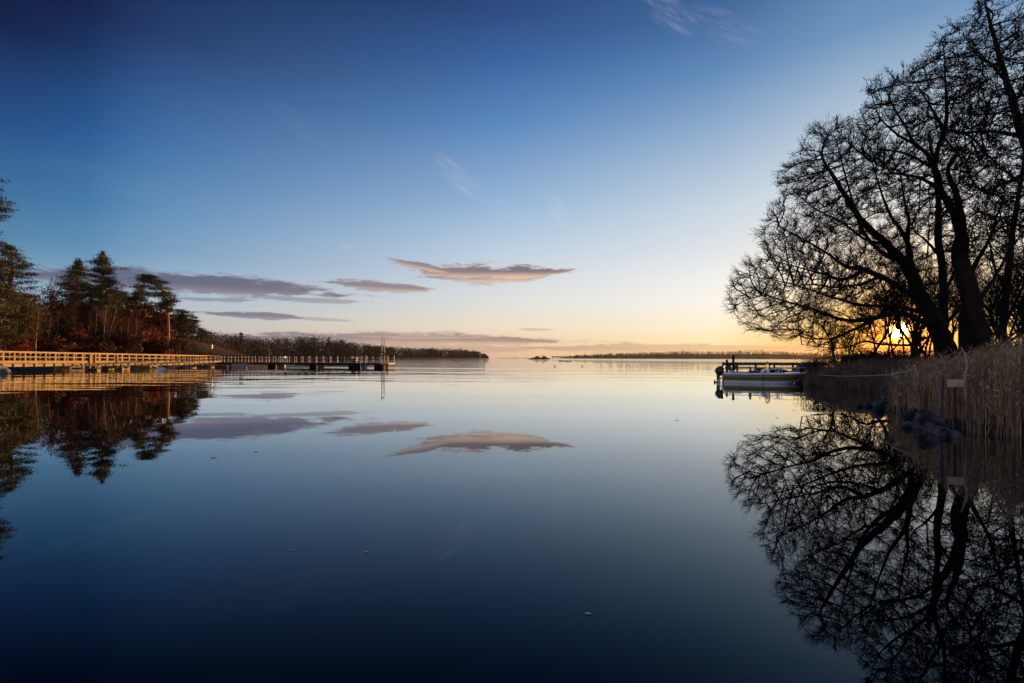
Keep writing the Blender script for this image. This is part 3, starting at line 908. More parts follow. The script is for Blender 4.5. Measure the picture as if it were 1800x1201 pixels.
# ---------------------------------------------------------------- generic small bare trees (prototypes, then copies)
def proto_bare(name, label, h, r, seed, bark, twig, spread=.35, levels=4, group=None, dens=1.0, leaf=None, leaf_n=0, straight=.13):
    rng = random.Random(seed); nr = np.random.default_rng(seed)
    root = thing(name, label, 'tree', group=group)
    tb, cb = MB(), MB()
    segs = []; leaf_c = []

    def grow(p, d, L, rad, lev):
        n = max(3, int(L / .5))
        pts = [p.copy()]; q = p.copy(); dd = d.copy()
        for i in range(n):
            sg = straight if lev == 0 else .13
            dd = (dd + Vector((rng.gauss(0, sg), rng.gauss(0, sg), rng.gauss(.03, .09)))).normalized()
            q = q + dd * (L / n); pts.append(q.copy())
        rs = [max(.006, rad * (1 - .75 * i / n)) for i in range(n + 1)]
        if lev == 0:
            tb.tube(pts, rs, 7, cap=False)
        else:
            for i in range(n): segs.append((pts[i], pts[i + 1], rs[i], rs[i + 1]))
        if lev >= 2 and leaf_n: leaf_c.extend(pts[1:])
        if lev >= levels: return
        kids = int({0: 15, 1: 7, 2: 5, 3: 3}.get(lev, 3) * dens + rng.random())
        for k in range(kids):
            t = rng.uniform(.3 if lev == 0 else .2, 1.0)
            i = min(n, int(t * n)); az = rng.uniform(0, 6.283)
            side = Vector((math.cos(az), math.sin(az), 0))
            base = (pts[min(i + 1, n)] - pts[i - 1]).normalized() if i > 0 else d
            nd = (base * rng.uniform(.5, .9) + side * rng.uniform(.5, 1.0) * (spread * 2.2) + Vector((0, 0, .25))).normalized()
            grow(pts[i], nd, L * rng.uniform(.30, .52) * (1.15 - .5 * t if lev == 0 else 1), rs[i] * rng.uniform(.4, .62), lev + 1)

    grow(Vector((0, 0, 0)), Vector((rng.gauss(0, .04), rng.gauss(0, .04), 1)).normalized(), h, r, 0)
    tb.build('trunk', bark, root, smooth=True)
    if segs:
        a = np.array([tuple(s_[0]) for s_ in segs]); b_ = np.array([tuple(s_[1]) for s_ in segs])
        cb.segs(a, b_, [s_[2] for s_ in segs], [s_[3] for s_ in segs], 3)
    mats = [twig]
    if leaf_n:
        lc = np.array([tuple(x) for x in leaf_c]); k = nr.integers(0, len(lc), leaf_n)
        cb.leaves(lc[k] + nr.normal(size=(leaf_n, 3)) * .22, .26, mi=1, aspect=.7, rng=nr)
        mats.append(leaf)
    cb.build('crown', mats, root)
    return root


def place(proto, used, loc, rz, sc, label=None, group=None):
    o = proto if not used.get(proto.name) else copy_tree(proto)
    used[proto.name] = 1
    o.location = loc; o.rotation_euler = (0, 0, rz); o.scale = (sc, sc, sc * random.uniform(.92, 1.1))
    if label: o['label'] = label
    if group: o['group'] = group
    return o


used = {}
LBL_TH = 'thin bare tree in the thicket behind the big trees of the right bank'
GRP_TH = 'thin bare trees behind the right bank'
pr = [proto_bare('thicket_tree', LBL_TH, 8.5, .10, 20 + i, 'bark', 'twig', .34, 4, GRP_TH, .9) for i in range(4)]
for i, (px, d, sc) in enumerate([(1522, 33, .95), (1540, 36, .8), (1600, 40, 1.1), (1622, 44, 1.0), (1686, 41, 1.2), (1676, 36, .8), (1745, 43, 1.2), (1778, 40, 1.0), (1795, 36, 1.0), (1560, 44, .9),
                                 (1640, 48, 1.2), (1720, 50, 1.3), (1770, 52, 1.3), (1590, 50, 1.0), (1800, 48, 1.2), (1660, 54, 1.2), (1790, 31, .9), (1752, 33, .7), (1548, 39, .75), (1572, 47, .9), (1612, 37, .7), (1632, 39, .85), (1668, 45, 1.1), (1696, 47, 1.2), (1712, 38, .8), (1730, 45, 1.1), (1755, 47, 1.2), (1766, 41, 1.0), (1783, 46, 1.1), (1798, 42, 1.1), (1808, 38, 1.0), (1815, 50, 1.2), (1500, 36, .55), (1486, 33, .45)]):
    x = (px - 900) / 900 * d
    place(pr[i % 4], used, (x, d, float(ground_r(np.array([x]), np.array([float(d)]))[0]) - .1), i * 2.1, sc)
sap = proto_bare('sapling', 'thin dark sapling standing on the bank left of the thicket', 4.6, .07, 31, 'bark', 'twig', .38, 3, dens=1.2)
x = (1472 - 900) / 900 * 29.5
sap.location = (x, 29.5, .4)
bt = proto_bare('bare_tree', 'short crooked bare trunk standing just right of the sun', 4.4, .2, 33, 'bark', 'twig', .4, 3)
x = (1614 - 900) / 900 * 27
bt.location = (x, 27, .5)


# ---------------------------------------------------------------- shrubs / leaf masses
def shrub(name, label, loc, rx, rz, n, leaf, size, seed, stems=6, bark='bark', group=None, aspect=.6, ry=None, zoff=0.0):
    nr = np.random.default_rng(seed)
    root = thing(name, label, 'shrub', loc, group=group)
    sb, fb = MB(), MB()
    tips = []
    for k in range(stems):
        a = nr.uniform(0, 6.28); rr = nr.uniform(.2, .9)
        tip = np.array((math.cos(a) * rr * rx, math.sin(a) * rr * (ry or rx), rz * nr.uniform(.7, 1.7)))
        mid = tip * .5 + nr.normal(size=3) * .12 * rx
        sp = spline(np.array([(0, 0, -.1), mid, tip]), 4)
        sb.tube(sp, np.linspace(.05, .012, len(sp)), 5, cap=False)
        tips += [tip, mid, (tip + mid) / 2]
    sb.build('stems', bark, root)
    cl = np.array(tips)
    # several overlapping clumps with gaps between them
    nc = max(8, n // 90)
    th = nr.uniform(0, 6.28, nc); ph = nr.uniform(0, 1, nc); rr = nr.uniform(.35, .95, nc)
    cc = np.stack([np.cos(th) * rr * rx, np.sin(th) * rr * (ry or rx), zoff + rz * (.25 + ph * 1.5)], 1)
    k = nr.integers(0, nc, n)
    c = cc[k] + nr.normal(size=(n, 3)) * np.array((.2 * rx, .2 * (ry or rx), .16 * rz))
    fb.leaves(c, size, aspect=aspect, rng=nr)
    fb.build('foliage', leaf, root)
    return root


x = (1522 - 900) / 900 * 32
shrub('evergreen_bush', 'dense dark rounded bush on the bank left of the sun', (x, 32, .25), 1.35, .85, 5200, 'cedar', .13, 41)
x = (1800 - 900) / 900 * 24
shrub('shrub', 'withered reddish leafy shrub at the right edge behind the reeds', (x, 24, .8), 1.2, 1.1, 500, 'brown_leaf', .14, 42)
for i, (px, d, lb) in enumerate([(1450, 28.5, 'low scrubby twiggy bush on the bank right of the covered boat'), (1610, 30, 'low dark brushwood bush at the foot of the leaning giant'),
                                 (1690, 27, 'low dark brushwood bush between the stump and the thin straight tree'), (1560, 28, 'low dark brushwood bush left of the sun'),
                                 (1655, 29, 'low dark brushwood bush right at the base of the leaning giant'), (1765, 28, 'low dark brushwood bush right of the forked tree'), (1490, 30, 'low dark brushwood bush beside the dense rounded bush'), (1795, 27, 'low dark brushwood bush by the slender leaning tree'), (1581, 31, 'low dark brushwood bush straight under the sun'), (1630, 33, 'low dark brushwood bush seen between the crooked trunk and the leaning giant'),
                                 (1545, 34, 'low dark brushwood bush behind the dense rounded bush')]):
    x = (px - 900) / 900 * d
    shrub('shrub', lb, (x, d, .5), 1.3, .55 if i == 0 else .85, 2400, 'twig', .15, 50 + i, stems=30, aspect=.16)


# ---------------------------------------------------------------- reeds and grass
def ribbons(bm, base, h, lean, az, width, K=5, mi=0, rng=RNG, bend=.35, face=None):
    """N tapering ribbons; lean = horizontal offset of the tip as a fraction of h along azimuth az"""
    N = len(base)
    t = np.linspace(0, 1, K)[None, :, None]
    hv = np.stack([np.cos(az), np.sin(az), 0 * az], 1)[:, None]
    p = base[:, None] + hv * (lean * h)[:, None, None] * (t ** (1 + bend * 3)) + np.array((0, 0, 1.0)) * (h[:, None, None] * t)
    fa = rng.uniform(0, 6.28, N) if face is None else face
    sd = np.stack([np.cos(fa), np.sin(fa), 0 * fa], 1)[:, None] * (width[:, None, None] * .5 * (1 - .85 * t ** 1.5))
    v = np.stack([p - sd, p + sd], 2).reshape(-1, 3)
    i = (np.arange(N) * K * 2)[:, None] + (np.arange(K - 1) * 2)[None]
    q = np.stack([i, i + 1, i + 3, i + 2], -1).reshape(-1, 4)
    bm.add(v, q, mi=mi)
    return p


def reed_field(name, label, pts, h, seed, wid=.011, leafn=2, mats=('straw',), leaf_len=.45):
    rng = np.random.default_rng(seed)
    bm = MB()
    N = len(pts)
    az = rng.uniform(0, 6.28, N)
    lean = np.abs(rng.normal(0, .13, N)) + (rng.random(N) < .07) * rng.uniform(.2, .7, N)
    p = ribbons(bm, pts, h, lean, az, np.full(N, wid) * rng.uniform(.7, 1.3, N), 5, rng=rng)
    for k in range(leafn):
        f = rng.uniform(.3, .95, N)
        at = pts + np.stack([np.cos(az) * lean * h * f ** 2, np.sin(az) * lean * h * f ** 2, h * f], 1)
        a2 = rng.uniform(0, 6.28, N)
        L = leaf_len * rng.uniform(.5, 1.2, N)
        ribbons(bm, at, L * rng.uniform(.15, .95, N), rng.uniform(.3, 1.3, N), a2, np.full(N, wid * 1.2), 4, rng=rng, bend=.2)
    # feathery seed heads on some
    k = rng.random(N) < .35
    tip = p[k][:, -1]
    n = len(tip)
    cc = np.repeat(tip, 6, 0) + rng.normal(size=(n * 6, 3)) * np.array((.02, .02, .07))
    bm.leaves(cc, .09, n_dir=np.array((0, 0, 1.2)), aspect=.25, rng=rng)
    return tag(bm.build(name, list(mats)), label, 'reeds', kind='stuff')


def scatter(poly, n, rng, f):
    poly = np.asarray(poly, float)
    lo, hi = poly.min(0), poly.max(0)
    o = np.zeros((0, 2))
    while len(o) < n:
        c = rng.uniform(lo, hi, (n, 2))
        c = c[in_poly(c[:, 0], c[:, 1], poly)]
        o = np.vstack([o, c])
    o = o[:n]
    return np.column_stack([o, np.maximum(f(o[:, 0], o[:, 1]), -.25)])


rg = np.random.default_rng(77)
REED = [(9.7, 9.1), (9.35, 10.3), (9.5, 11.3), (9.95, 12.2), (10.35, 13.3), (10.9, 14.9), (12.6, 16.4), (14.5, 16.5), (15.5, 13), (14.0, 9), (12.2, 7.2), (11.0, 7.6)]
pts = scatter(REED, 16000, rg, ground_r)
pts = pts[(wobble(pts[:, 0] * 2.2, pts[:, 1] * 2.2, 1.9, 4) + rg.normal(0, .8, len(pts))) > -.15]
pxs = 900 + 900 * pts[:, 0] / pts[:, 1]
h = np.interp(pxs, [1560, 1600, 1700, 1780, 1900], [.95, 1.2, 1.5, 1.75, 1.95]) * rg.uniform(.5, 1.1, len(pts)) + .08 * wobble(pts[:, 0], pts[:, 1], 1.7)
h = h - np.maximum(pts[:, 2], 0)
reed_field('reeds', 'tall dry straw coloured reeds along the near right bank', pts, h, 61)
REED2 = [(16.0, 20.6), (15.5, 24), (15.6, 27.6), (17.0, 28.9), (19.5, 28.5), (20.5, 25), (18.5, 21.2), (17.0, 20.6)]
pts = scatter(REED2, 4200, rg, ground_r)
reed_field('reeds', 'shorter dim reeds on the bank behind the moored motorboat bow', pts, rg.uniform(.4, .85, len(pts)), 62, .013, 2, ('straw2',), .35)
GR = [(11.5, 15.5), (16, 20.5), (19, 25), (21, 31), (24, 36), (40, 40), (40, 10), (16, 8), (15, 13)]
pts = scatter(GR, 9000, rg, ground_r)
reed_field('grass', 'rough dry bank grass between the reeds and the trees', pts, rg.uniform(.25, .8, len(pts)), 63, .013, 1, ('straw2',), .3)['category'] = 'grass'
pts = scatter([(-50.4, 51), (-49.3, 60), (-48.2, 68), (-46.5, 76), (-43, 82), (-43.5, 92), (-64, 100), (-68, 70), (-64, 48)], 9000, rg, ground_l)
reed_field('grass', 'rusty dry grass on the left hillside behind the boardwalk', pts, rg.uniform(.12, .4, len(pts)), 64, .06, 0, ('brown_leaf',), .3)['category'] = 'grass'


# ---------------------------------------------------------------- rocks
def rock(name, label, loc, size, seed, m='rock', group=None, rz=0., sub=4):
    bm = bmesh.new()
    bmesh.ops.create_icosphere(bm, subdivisions=sub, radius=1.0)
    rng = random.Random(seed)
    ph = [rng.uniform(0, 6) for _ in range(6)]
    cuts = [(Vector((rng.gauss(0, 1), rng.gauss(0, 1), rng.gauss(.2, 1))).normalized(), rng.uniform(.55, .85)) for _ in range(9)]
    for v in bm.verts:
        p = v.co
        k = 1 + .13 * math.sin(p.x * 3 + ph[0]) * math.cos(p.y * 3.3 + ph[1]) + .10 * math.sin(p.z * 5 + ph[2] + p.x * 2) + .05 * math.sin(p.y * 9 + ph[3]) * math.sin(p.x * 8 + ph[4])
        p = p * k
        for n, c in cuts:
            e = p.dot(n) - c
            if e > 0: p = p - n * e * .9
        p = p * (1 + .16 * mnoise.fractal(p * 1.7 + Vector((seed, 0, 0)), .9, 2.1, 5))
        v.co = Vector((p.x * size[0], p.y * size[1], p.z * size[2]))
    me = bpy.data.meshes.new(name)
    bm.to_mesh(me); bm.free()
    me.materials.append(M[m])
    o = bpy.data.objects.new(name, me)
    COL.objects.link(o)
    o.location = loc; o.rotation_euler = (0, 0, rz)
    return tag(o, label, 'rock', group)


def rk(px, py, wpx, hpx, label, seed, group=None, m='rock'):
    p = GP(px, py)
    k = p.y / 900
    return rock('boulder', label, (p.x, p.y + wpx * k * .35, hpx * k * .30), (wpx * k * .48, wpx * k * .4, hpx * k * .72), seed, m, group, rz=seed)


rk(1610, 754, 34, 15, 'pale bluish boulder at the waterline, leftmost under the near reeds', 1)
rk(1650, 759, 48, 40, 'biggest dark boulder at the waterline below the reeds', 2)
rk(1662, 766, 30, 16, 'small pale boulder leaning on the biggest one', 3)
rk(1684, 770, 30, 14, 'low dark boulder half hidden under the near reeds', 4)
rk(1614, 738, 32, 20, 'dark boulder behind the pale bluish one', 5)
rk(1551, 722, 22, 20, 'dark boulder off the tip of the reed bed', 6)
rk(1528, 716, 34, 8, 'flat wet stone barely above the water off the reed bed', 7)
rk(1560, 706, 24, 14, 'dark boulder at the bank in the shade of the reed tip', 8)


# ---------------------------------------------------------------- far woods
def wood(name, label, prof, n, mats, base_z=.6, leafs=46, lsize=1.0, depth=.12, seed=1, cover=True, gname=None, gm='wood_brown', ridge=.3):
    """prof rows: px, top py, depth"""
    nr = np.random.default_rng(seed)
    prof = np.asarray(prof, float)
    px = nr.uniform(prof[0, 0], prof[-1, 0], n)
    d0 = np.interp(px, prof[:, 0], prof[:, 2]); top = np.interp(px, prof[:, 0], prof[:, 1])
    back = nr.random(n)
    d = d0 * (1 + back * depth)
    foot = PA(px, np.full(n, HOR), d)
    zt = PA(px, top, d0)[:, 2]
    hgt = np.maximum(zt - base_z, 1.0) * nr.uniform(.84, 1.12, n) * (.84 + .25 * back)
    bm = MB()
    bz = base_z * .5 + back * base_z
    w_ = np.clip(hgt * nr.uniform(.26, .46, n), .8, None)
    trk0 = np.stack([foot[:, 0], foot[:, 1], bz], 1); trk1 = trk0 + np.stack([0 * bz, 0 * bz, hgt * .6], 1)
    bm.segs(trk0, trk1, hgt * .014, hgt * .004, 4)
    k = np.repeat(np.arange(n), leafs)
    t = nr.beta(1.25, 1.3, len(k))
    shape = np.sqrt(np.clip(1 - ((t - .45) / .56) ** 2, .02, 1))
    a = nr.uniform(0, 6.28, len(k)); rr = np.sqrt(nr.random(len(k))) * shape * w_[k]
    c = np.stack([foot[k, 0] + np.cos(a) * rr, foot[k, 1] + np.sin(a) * rr, bz[k] + t * hgt[k]], 1)
    mi = (nr.random(n) < .35).astype(int)
    for j in (0, 1):
        s_ = mi[k] == j
        bm.leaves(c[s_], lsize * d[k][s_] / 300, n_dir=np.array((0, 0, .6)), mi=j, aspect=.45, rng=nr)
    # the low ground they stand on
    o = tag(bm.build(name, list(mats)), label, 'wood', kind='stuff')
    gb = MB()
    xs = np.linspace(prof[0, 0] - 2, prof[-1, 0] + 2, 160)
    dd = np.interp(xs, prof[:, 0], prof[:, 2])
    hh = np.clip((np.interp(xs, prof[:, 0], 629 - prof[:, 1]) * dd / 900) * ridge, .4, 40)
    rows = []
    for f, zf in ((.97, -.3), (.985, .25), (1.03, .5), (1.08, .85), (1.16, 1.0)):
        p = PA(xs, np.full(len(xs), HOR), dd * f)
        z = -.4 + 0 * hh if zf < 0 else hh * zf * (1 + .15 * np.sin(xs * .7 + f * 9))
        rows.append(np.stack([p[:, 0], p[:, 1], z], 1))
    v = np.stack(rows, 1); K = len(rows)
    i = np.arange(len(xs) * K).reshape(len(xs), K)
    gb.add(v.reshape(-1, 3), np.stack([i[:-1, :-1], i[1:, :-1], i[1:, 1:], i[:-1, 1:]], -1).reshape(-1, 4))
    tag(gb.build(gname or 'terrain', gm, smooth=True), kind='structure')
    return o


wood('wood', 'dark bare wood on the headland behind the bathing pier',
     [(352, 580, 250), (380, 583, 265), (400, 585, 280), (425, 588, 300), (450, 593, 320), (480, 594, 340), (510, 592, 360), (545, 589, 380), (575, 596, 400), (610, 600, 425), (640, 603, 450), (665, 608, 480), (690, 610, 510)],
     620, ('wood_brown', 'needle_far'), 1.4, 110, .75, .16, 71)
wood('wood', 'even dark wood on the far point left of the islet',
     [(650, 606, 620), (690, 609, 640), (720, 611, 670), (760, 612.5, 720), (800, 613.5, 780), (835, 616, 830), (850, 621, 850), (859, 627, 860)],
     460, ('wood_brown', 'needle_far'), 1.2, 70, .6, .10, 72)
wood('wood', 'long low wooded shore on the right horizon',
     [(970, 630, 1700), (990, 627, 1700), (1030, 623.5, 1720), (1075, 621, 1750), (1110, 620, 1800), (1150, 619, 1800), (1200, 616, 1820), (1240, 617, 1850), (1290, 616, 1850), (1340, 615.5, 1850), (1390, 618, 1850), (1440, 621, 1900), (1520, 622, 1950)],
     800, ('wood_far', 'wood_far'), 5, 50, .42, .12, 73, gm='wood_far', ridge=.8)
wood('wood', 'pale low skerry on the horizon left of the islet', [(876, 630, 2400), (890, 629, 2400), (905, 628.3, 2400), (920, 629.5, 2400), (928, 630, 2400)], 40, ('wood_far', 'wood_far'), 1, 16, .3, .05, 74, gm='wood_far')


# ---------------------------------------------------------------- pines of the left shore
def front(px):
    """depth of the left shoreline's wood edge at a photo column"""
    return float(np.interp(px, [-40, 0, 60, 124, 200, 296, 345], [50.5, 53, 56.5, 61, 66, 73, 79]))


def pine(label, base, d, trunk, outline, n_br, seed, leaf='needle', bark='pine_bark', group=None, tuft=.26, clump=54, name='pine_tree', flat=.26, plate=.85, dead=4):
    """trunk rows (px,py,rpx) from the foot up; outline rows (py, left px, right px) from the top down"""
    nr = np.random.default_rng(seed)
    tr = np.asarray(trunk, float)
    tr[:, 0] = tr[:, 0]
    foot = P(tr[0, 0], tr[0, 1], d)
    gz = float(ground_l(np.array([foot.x]), np.array([float(d)]))[0])
    root = thing(name, label, 'tree', (foot.x, d, gz - .1), group=group)
    off = np.array(root.location)
    rows = np.column_stack([PA(tr[:, 0], tr[:, 1], np.full(len(tr), float(d))), tr[:, 2] * d / 900 * .62])
    if rows[0, 2] > gz:
        rows = np.vstack([[rows[0, 0], d, gz - .1, rows[0, 3] * 1.1], rows])
    sp = spline(rows, 6)
    tb, fb = MB(), MB()
    bb = tb                    # boughs grow out of the trunk: one piece of wood
    tb.tube(sp[:, :3] - off, np.maximum(sp[:, 3], .03), 8)
    ol = np.asarray(outline, float)
    zs = sp[:, 2]
    # boughs: more of them where the outline is wide
    pys = np.linspace(ol[0, 0], ol[-1, 0], 60)
    wid = np.interp(pys, ol[:, 0], ol[:, 2] - ol[:, 1])
    cdf = np.cumsum(wid + 3); cdf = cdf / cdf[-1]
    k900 = d / 900
    for kbr in range(int(n_br * .9)):
        py = float(np.interp(nr.random(), cdf, pys))
        lft, rgt = np.interp(py, ol[:, 0], ol[:, 1]), np.interp(py, ol[:, 0], ol[:, 2])
        z = P(.5 * (lft + rgt), py, d).z
        i = int(np.argmin(np.abs(zs - (z - .35)))); o = sp[i, :3]
        xl, xr = PA([lft, rgt], [py, py], [d, d])[:, 0]
        a = nr.uniform(0, 6.28)
        rx = (xr - o[0]) if math.cos(a) > 0 else (o[0] - xl)
        rx = max(rx, -.3 * (xr - xl))
        W_ = max(.5 * (xr - xl), .3)
        f = nr.uniform(.2, 1.0) ** .55
        pl = min(plate * .42, W_ * .42)
        f *= max(.3, 1 - pl * .8 / W_)
        tip = np.array((o[0] + math.cos(a) * rx * f, o[1] + math.sin(a) * W_ * f, z + nr.normal() * .06))
        mid = o * .45 + tip * .55 + np.array((0, 0, -.2 + nr.normal() * .1)) * min(1, W_)
        br = spline(np.array([o, mid, tip]), 4)
        bb.tube(br - off, np.linspace(max(.03, sp[i, 3] * .32), .015, len(br)), 4, cap=False)
        nclump = 2 + int(nr.random() * 3)
        for c in range(nclump):
            q = tip if c == 0 else mid + (tip - mid) * nr.uniform(.0, 1.0) + nr.normal(size=3) * np.array((pl, pl, .06))
            cc = q + nr.normal(size=(clump, 3)) * np.array((pl, pl, flat * .32))
            fb.leaves(cc - off, tuft, n_dir=np.array((0, 0, .9)), aspect=.26, rng=nr)
    for kd in range(dead):
        i = nr.integers(len(sp) // 4, len(sp) // 2 + 1); o = sp[i, :3]; a = nr.uniform(0, 6.28); L = nr.uniform(.5, 1.8)
        bb.tube(np.array([o, o + np.array((math.cos(a), math.sin(a), .15)) * L]) - off, [.035, .012], 4, cap=False)
    for i in range(int(len(sp) * .72), len(sp)):
        o = sp[i, :3]
        wl_ = float(np.interp((HOR - (o[2] - H) / k900), ol[:, 0], (ol[:, 2] - ol[:, 1]) * .5)) * k900
        pl = max(.10, min(.5, wl_ * .5))
        for q_ in range(2):
            cc = o + np.array((0, 0, .15)) + nr.normal(size=(clump // 2, 3)) * np.array((pl, pl, .16))
            fb.leaves(cc - off, tuft, n_dir=np.array((0, 0, .9)), aspect=.26, rng=nr)
    tb.build('trunk', bark, root, smooth=True)
    fb.build('crown', leaf, root)
    return root


# tall one outside the left edge, a few boughs reaching in
pine('tall pine at the left edge, only its boughs reaching in above the others', 0, 56, [(-40, 618, 9), (-42, 540, 8), (-38, 460, 7), (-34, 400, 5), (-30, 330, 3)],
     [(300, -50, -20), (340, -70, 0), (352, -80, 10), (376, -80, 12), (390, -70, -10), (408, -70, 0), (440, -80, -20), (470, -80, -10)], 70, 101, plate=.8)
pine('broad flat topped pine with reddish limbs at the left edge', 0, 62, [(20, 618, 7), (17, 560, 6.4), (14, 520, 6), (19, 490, 5), (22, 470, 3.6), (12, 445, 2.6)],
     [(430, -18, 8), (440, -24, 24), (455, -30, 40), (470, -30, 54), (485, -30, 46), (500, -30, 50), (520, -28, 48)], 78, 102)
pine('bushy olive green pine low at the left edge behind the rail', 0, 56, [(-2, 618, 6), (0, 560, 5), (2, 505, 2.5)],
     [(498, -20, 18), (520, -30, 40), (545, -34, 52), (570, -36, 44), (590, -36, 46), (606, -34, 36)], 95, 103, leaf='needle_olive', flat=.4)
pine('olive green young pine beside the bushy one near the left edge', 0, 60, [(48, 618, 4), (50, 570, 3.4), (46, 515, 1.8)],
     [(508, 40, 56), (530, 26, 66), (560, 24, 72), (585, 26, 66), (600, 30, 62)], 55, 104, leaf='needle_olive', flat=.4)
pine('dark pine with a stepped two-pointed top, second crown from the left', 0, 72, [(134, 614, 4.4), (133, 560, 4), (134, 510, 3), (138, 475, 2), (138, 458, 1)],
     [(458, 136, 141), (468, 128, 146), (478, 116, 146), (490, 96, 146), (500, 104, 152), (512, 108, 158), (522, 116, 160), (535, 122, 158)], 70, 105)
pine('tallest dark pine with a pointed top and layered boughs', 0, 71, [(184, 614, 5), (183, 560, 4.4), (181, 510, 3.4), (180, 475, 2.4), (180, 445, 1)],
     [(444, 178, 182), (455, 170, 190), (466, 164, 196), (476, 166, 200), (488, 152, 200), (500, 148, 218), (512, 150, 222), (520, 152, 226), (532, 154, 228), (545, 158, 226), (560, 166, 218)], 120, 106)
pine('leaning pine with a bent crown hooked to the left on a lit orange trunk', 0, 74.5, [(296, 616, 3.4), (296, 570, 3.2), (294, 540, 3.0), (291, 520, 2.8), (284, 506, 2.4), (275, 495, 2.1), (266, 489, 1.8), (256, 490, 1.4), (246, 494, 1.0)],
     [(483, 240, 266), (488, 236, 268), (496, 230, 260), (504, 228, 276), (510, 226, 286), (518, 270, 312), (526, 288, 314), (536, 286, 312), (545, 280, 310)], 62, 107, plate=.85, flat=.3)
pine('ragged pine standing behind the bent one', 0, 78, [(246, 614, 3.6), (246, 570, 3.2), (248, 530, 2.2), (250, 505, 1.2)],
     [(500, 242, 258), (512, 230, 268), (524, 228, 276), (540, 232, 284), (556, 238, 280), (572, 246, 276)], 58, 108)
pine('small dark pine on the slope, right of the bent one', 0, 82, [(322, 600, 2.4), (322, 570, 2), (322, 548, 1)],
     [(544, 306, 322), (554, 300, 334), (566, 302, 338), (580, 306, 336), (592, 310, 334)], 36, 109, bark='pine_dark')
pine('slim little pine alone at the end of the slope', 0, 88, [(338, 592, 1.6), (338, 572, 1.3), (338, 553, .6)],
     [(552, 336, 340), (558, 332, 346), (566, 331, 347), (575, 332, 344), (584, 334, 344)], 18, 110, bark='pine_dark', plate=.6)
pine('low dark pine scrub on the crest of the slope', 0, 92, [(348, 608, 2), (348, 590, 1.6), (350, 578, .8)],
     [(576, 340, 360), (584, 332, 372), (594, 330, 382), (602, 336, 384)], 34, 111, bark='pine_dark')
pine('tall green pine between the tallest pine and the bent one', 0, 86, [(214, 614, 3.6), (214, 575, 3.2), (215, 530, 2.2), (216, 515, 1)],
     [(512, 206, 226), (530, 198, 236), (550, 196, 240), (570, 202, 236)], 52, 112, leaf='needle_olive')
pine('shaded pine behind the second crown from the left', 0, 92, [(92, 614, 3.4), (92, 570, 3), (94, 530, 1.6)],
     [(522, 84, 108), (540, 74, 116), (560, 72, 122), (580, 76, 118)], 46, 113)
# three pines standing out of the headland wood
for px, y0, d, lb in [(424, 588, 300, 'dark pine standing above the headland wood, leftmost of three'), (578, 594, 390, 'round headed dark pine above the middle of the headland wood'),
                      (601, 598, 410, 'dark pine above the headland wood, nearest to the pier mast')]:
    o = pine(lb, 0, d, [(px, 628, 1.2), (px, 612, 1), (px, y0, .5)], [(y0 - 2, px - 2, px + 2), (y0 + 2, px - 5, px + 4), (y0 + 7, px - 5, px + 5), (y0 + 16, px - 3, px + 3)], 20, int(px), leaf='needle_far', bark='pine_dark', tuft=.8, plate=1.1, flat=.8, clump=12, dead=0)

# bare broadleaf trees among them
GRP_B = 'bare trees behind the boardwalk'
LB_B = 'brown bare tree with fine branches in the wood behind the boardwalk'
pb = [proto_bare('bare_tree', LB_B, 9.5, .11, 200 + i, 'brown_twig', 'brown_twig', .36, 4, GRP_B, .9, 'brown_leaf', 260, straight=.07) for i in range(4)]
for o in pb:
    pass
k = 0
for px, d, top in [(98, 71, 505), (70, 74, 520), (116, 76, 528), (150, 75, 535), (160, 84, 525), (205, 73, 535), (228, 76, 545), (262, 79, 552), (276, 76, 560), (312, 80, 578), (40, 78, 520), (140, 88, 520), (190, 90, 530), (86, 84, 515), (12, 76, 540), (240, 88, 540), (54, 0, 530), (106, 0, 515), (128, 0, 540), (172, 0, 530), (196, 0, 545), (218, 0, 535), (234, 0, 550), (252, 0, 545), (268, 0, 550), (288, 0, 565), (302, 0, 570), (78, 0, 510), (26, 0, 530), (154, 0, 520)]:
    d = front(px) + 4.5 + (k * 37 % 11) * .8
    q = P(px, top, d)
    gz = float(ground_l(np.array([q.x]), np.array([float(d)]))[0])
    place(pb[k % 4], used, (q.x, d, gz - .1), k * 1.7, (q.z - gz) / 9.3)
    k += 1
GRP_W = 'pale birches behind the boardwalk'
pw = [proto_bare('birch_tree', 'slim pale birch trunk catching the sun behind the boardwalk', 8, .085, 230 + i, 'birch', 'brown_twig', .26, 3, GRP_W, 1.0, straight=.035) for i in range(3)]
k = 0
for px, d, top in [(63, 66, 545), (120, 66, 575), (167, 68, 548), (187, 70, 545), (212, 70, 560), (236, 70, 575), (258, 72, 578), (34, 65, 560), (178, 72, 540), (146, 70, 565), (12, 60, 570), (82, 62, 556), (108, 62, 566), (198, 66, 566), (224, 66, 552), (244, 70, 560), (272, 72, 576), (133, 64, 560), (312, 75, 590)]:
    d = front(px) + 2.0 + (k * 7 % 5) * .6
    q = P(px, top, d)
    gz = float(ground_l(np.array([q.x]), np.array([float(d)]))[0])
    place(pw[k % 3], used, (q.x, d, gz - .1), k * 2.3, (q.z - gz) / 7.8)
    k += 1
GRP_R = 'withered red leafed bushes behind the boardwalk'
rp = [shrub('oak_bush', 'low bush of withered red leaves behind the boardwalk rail', (0, 0, 0), 1.9, 1.5, 900, 'red_leaf' if i < 2 else 'brown_leaf', .30, 300 + i, stems=9, bark='brown_twig', group=GRP_R, aspect=.7) for i in range(4)]
k = 0
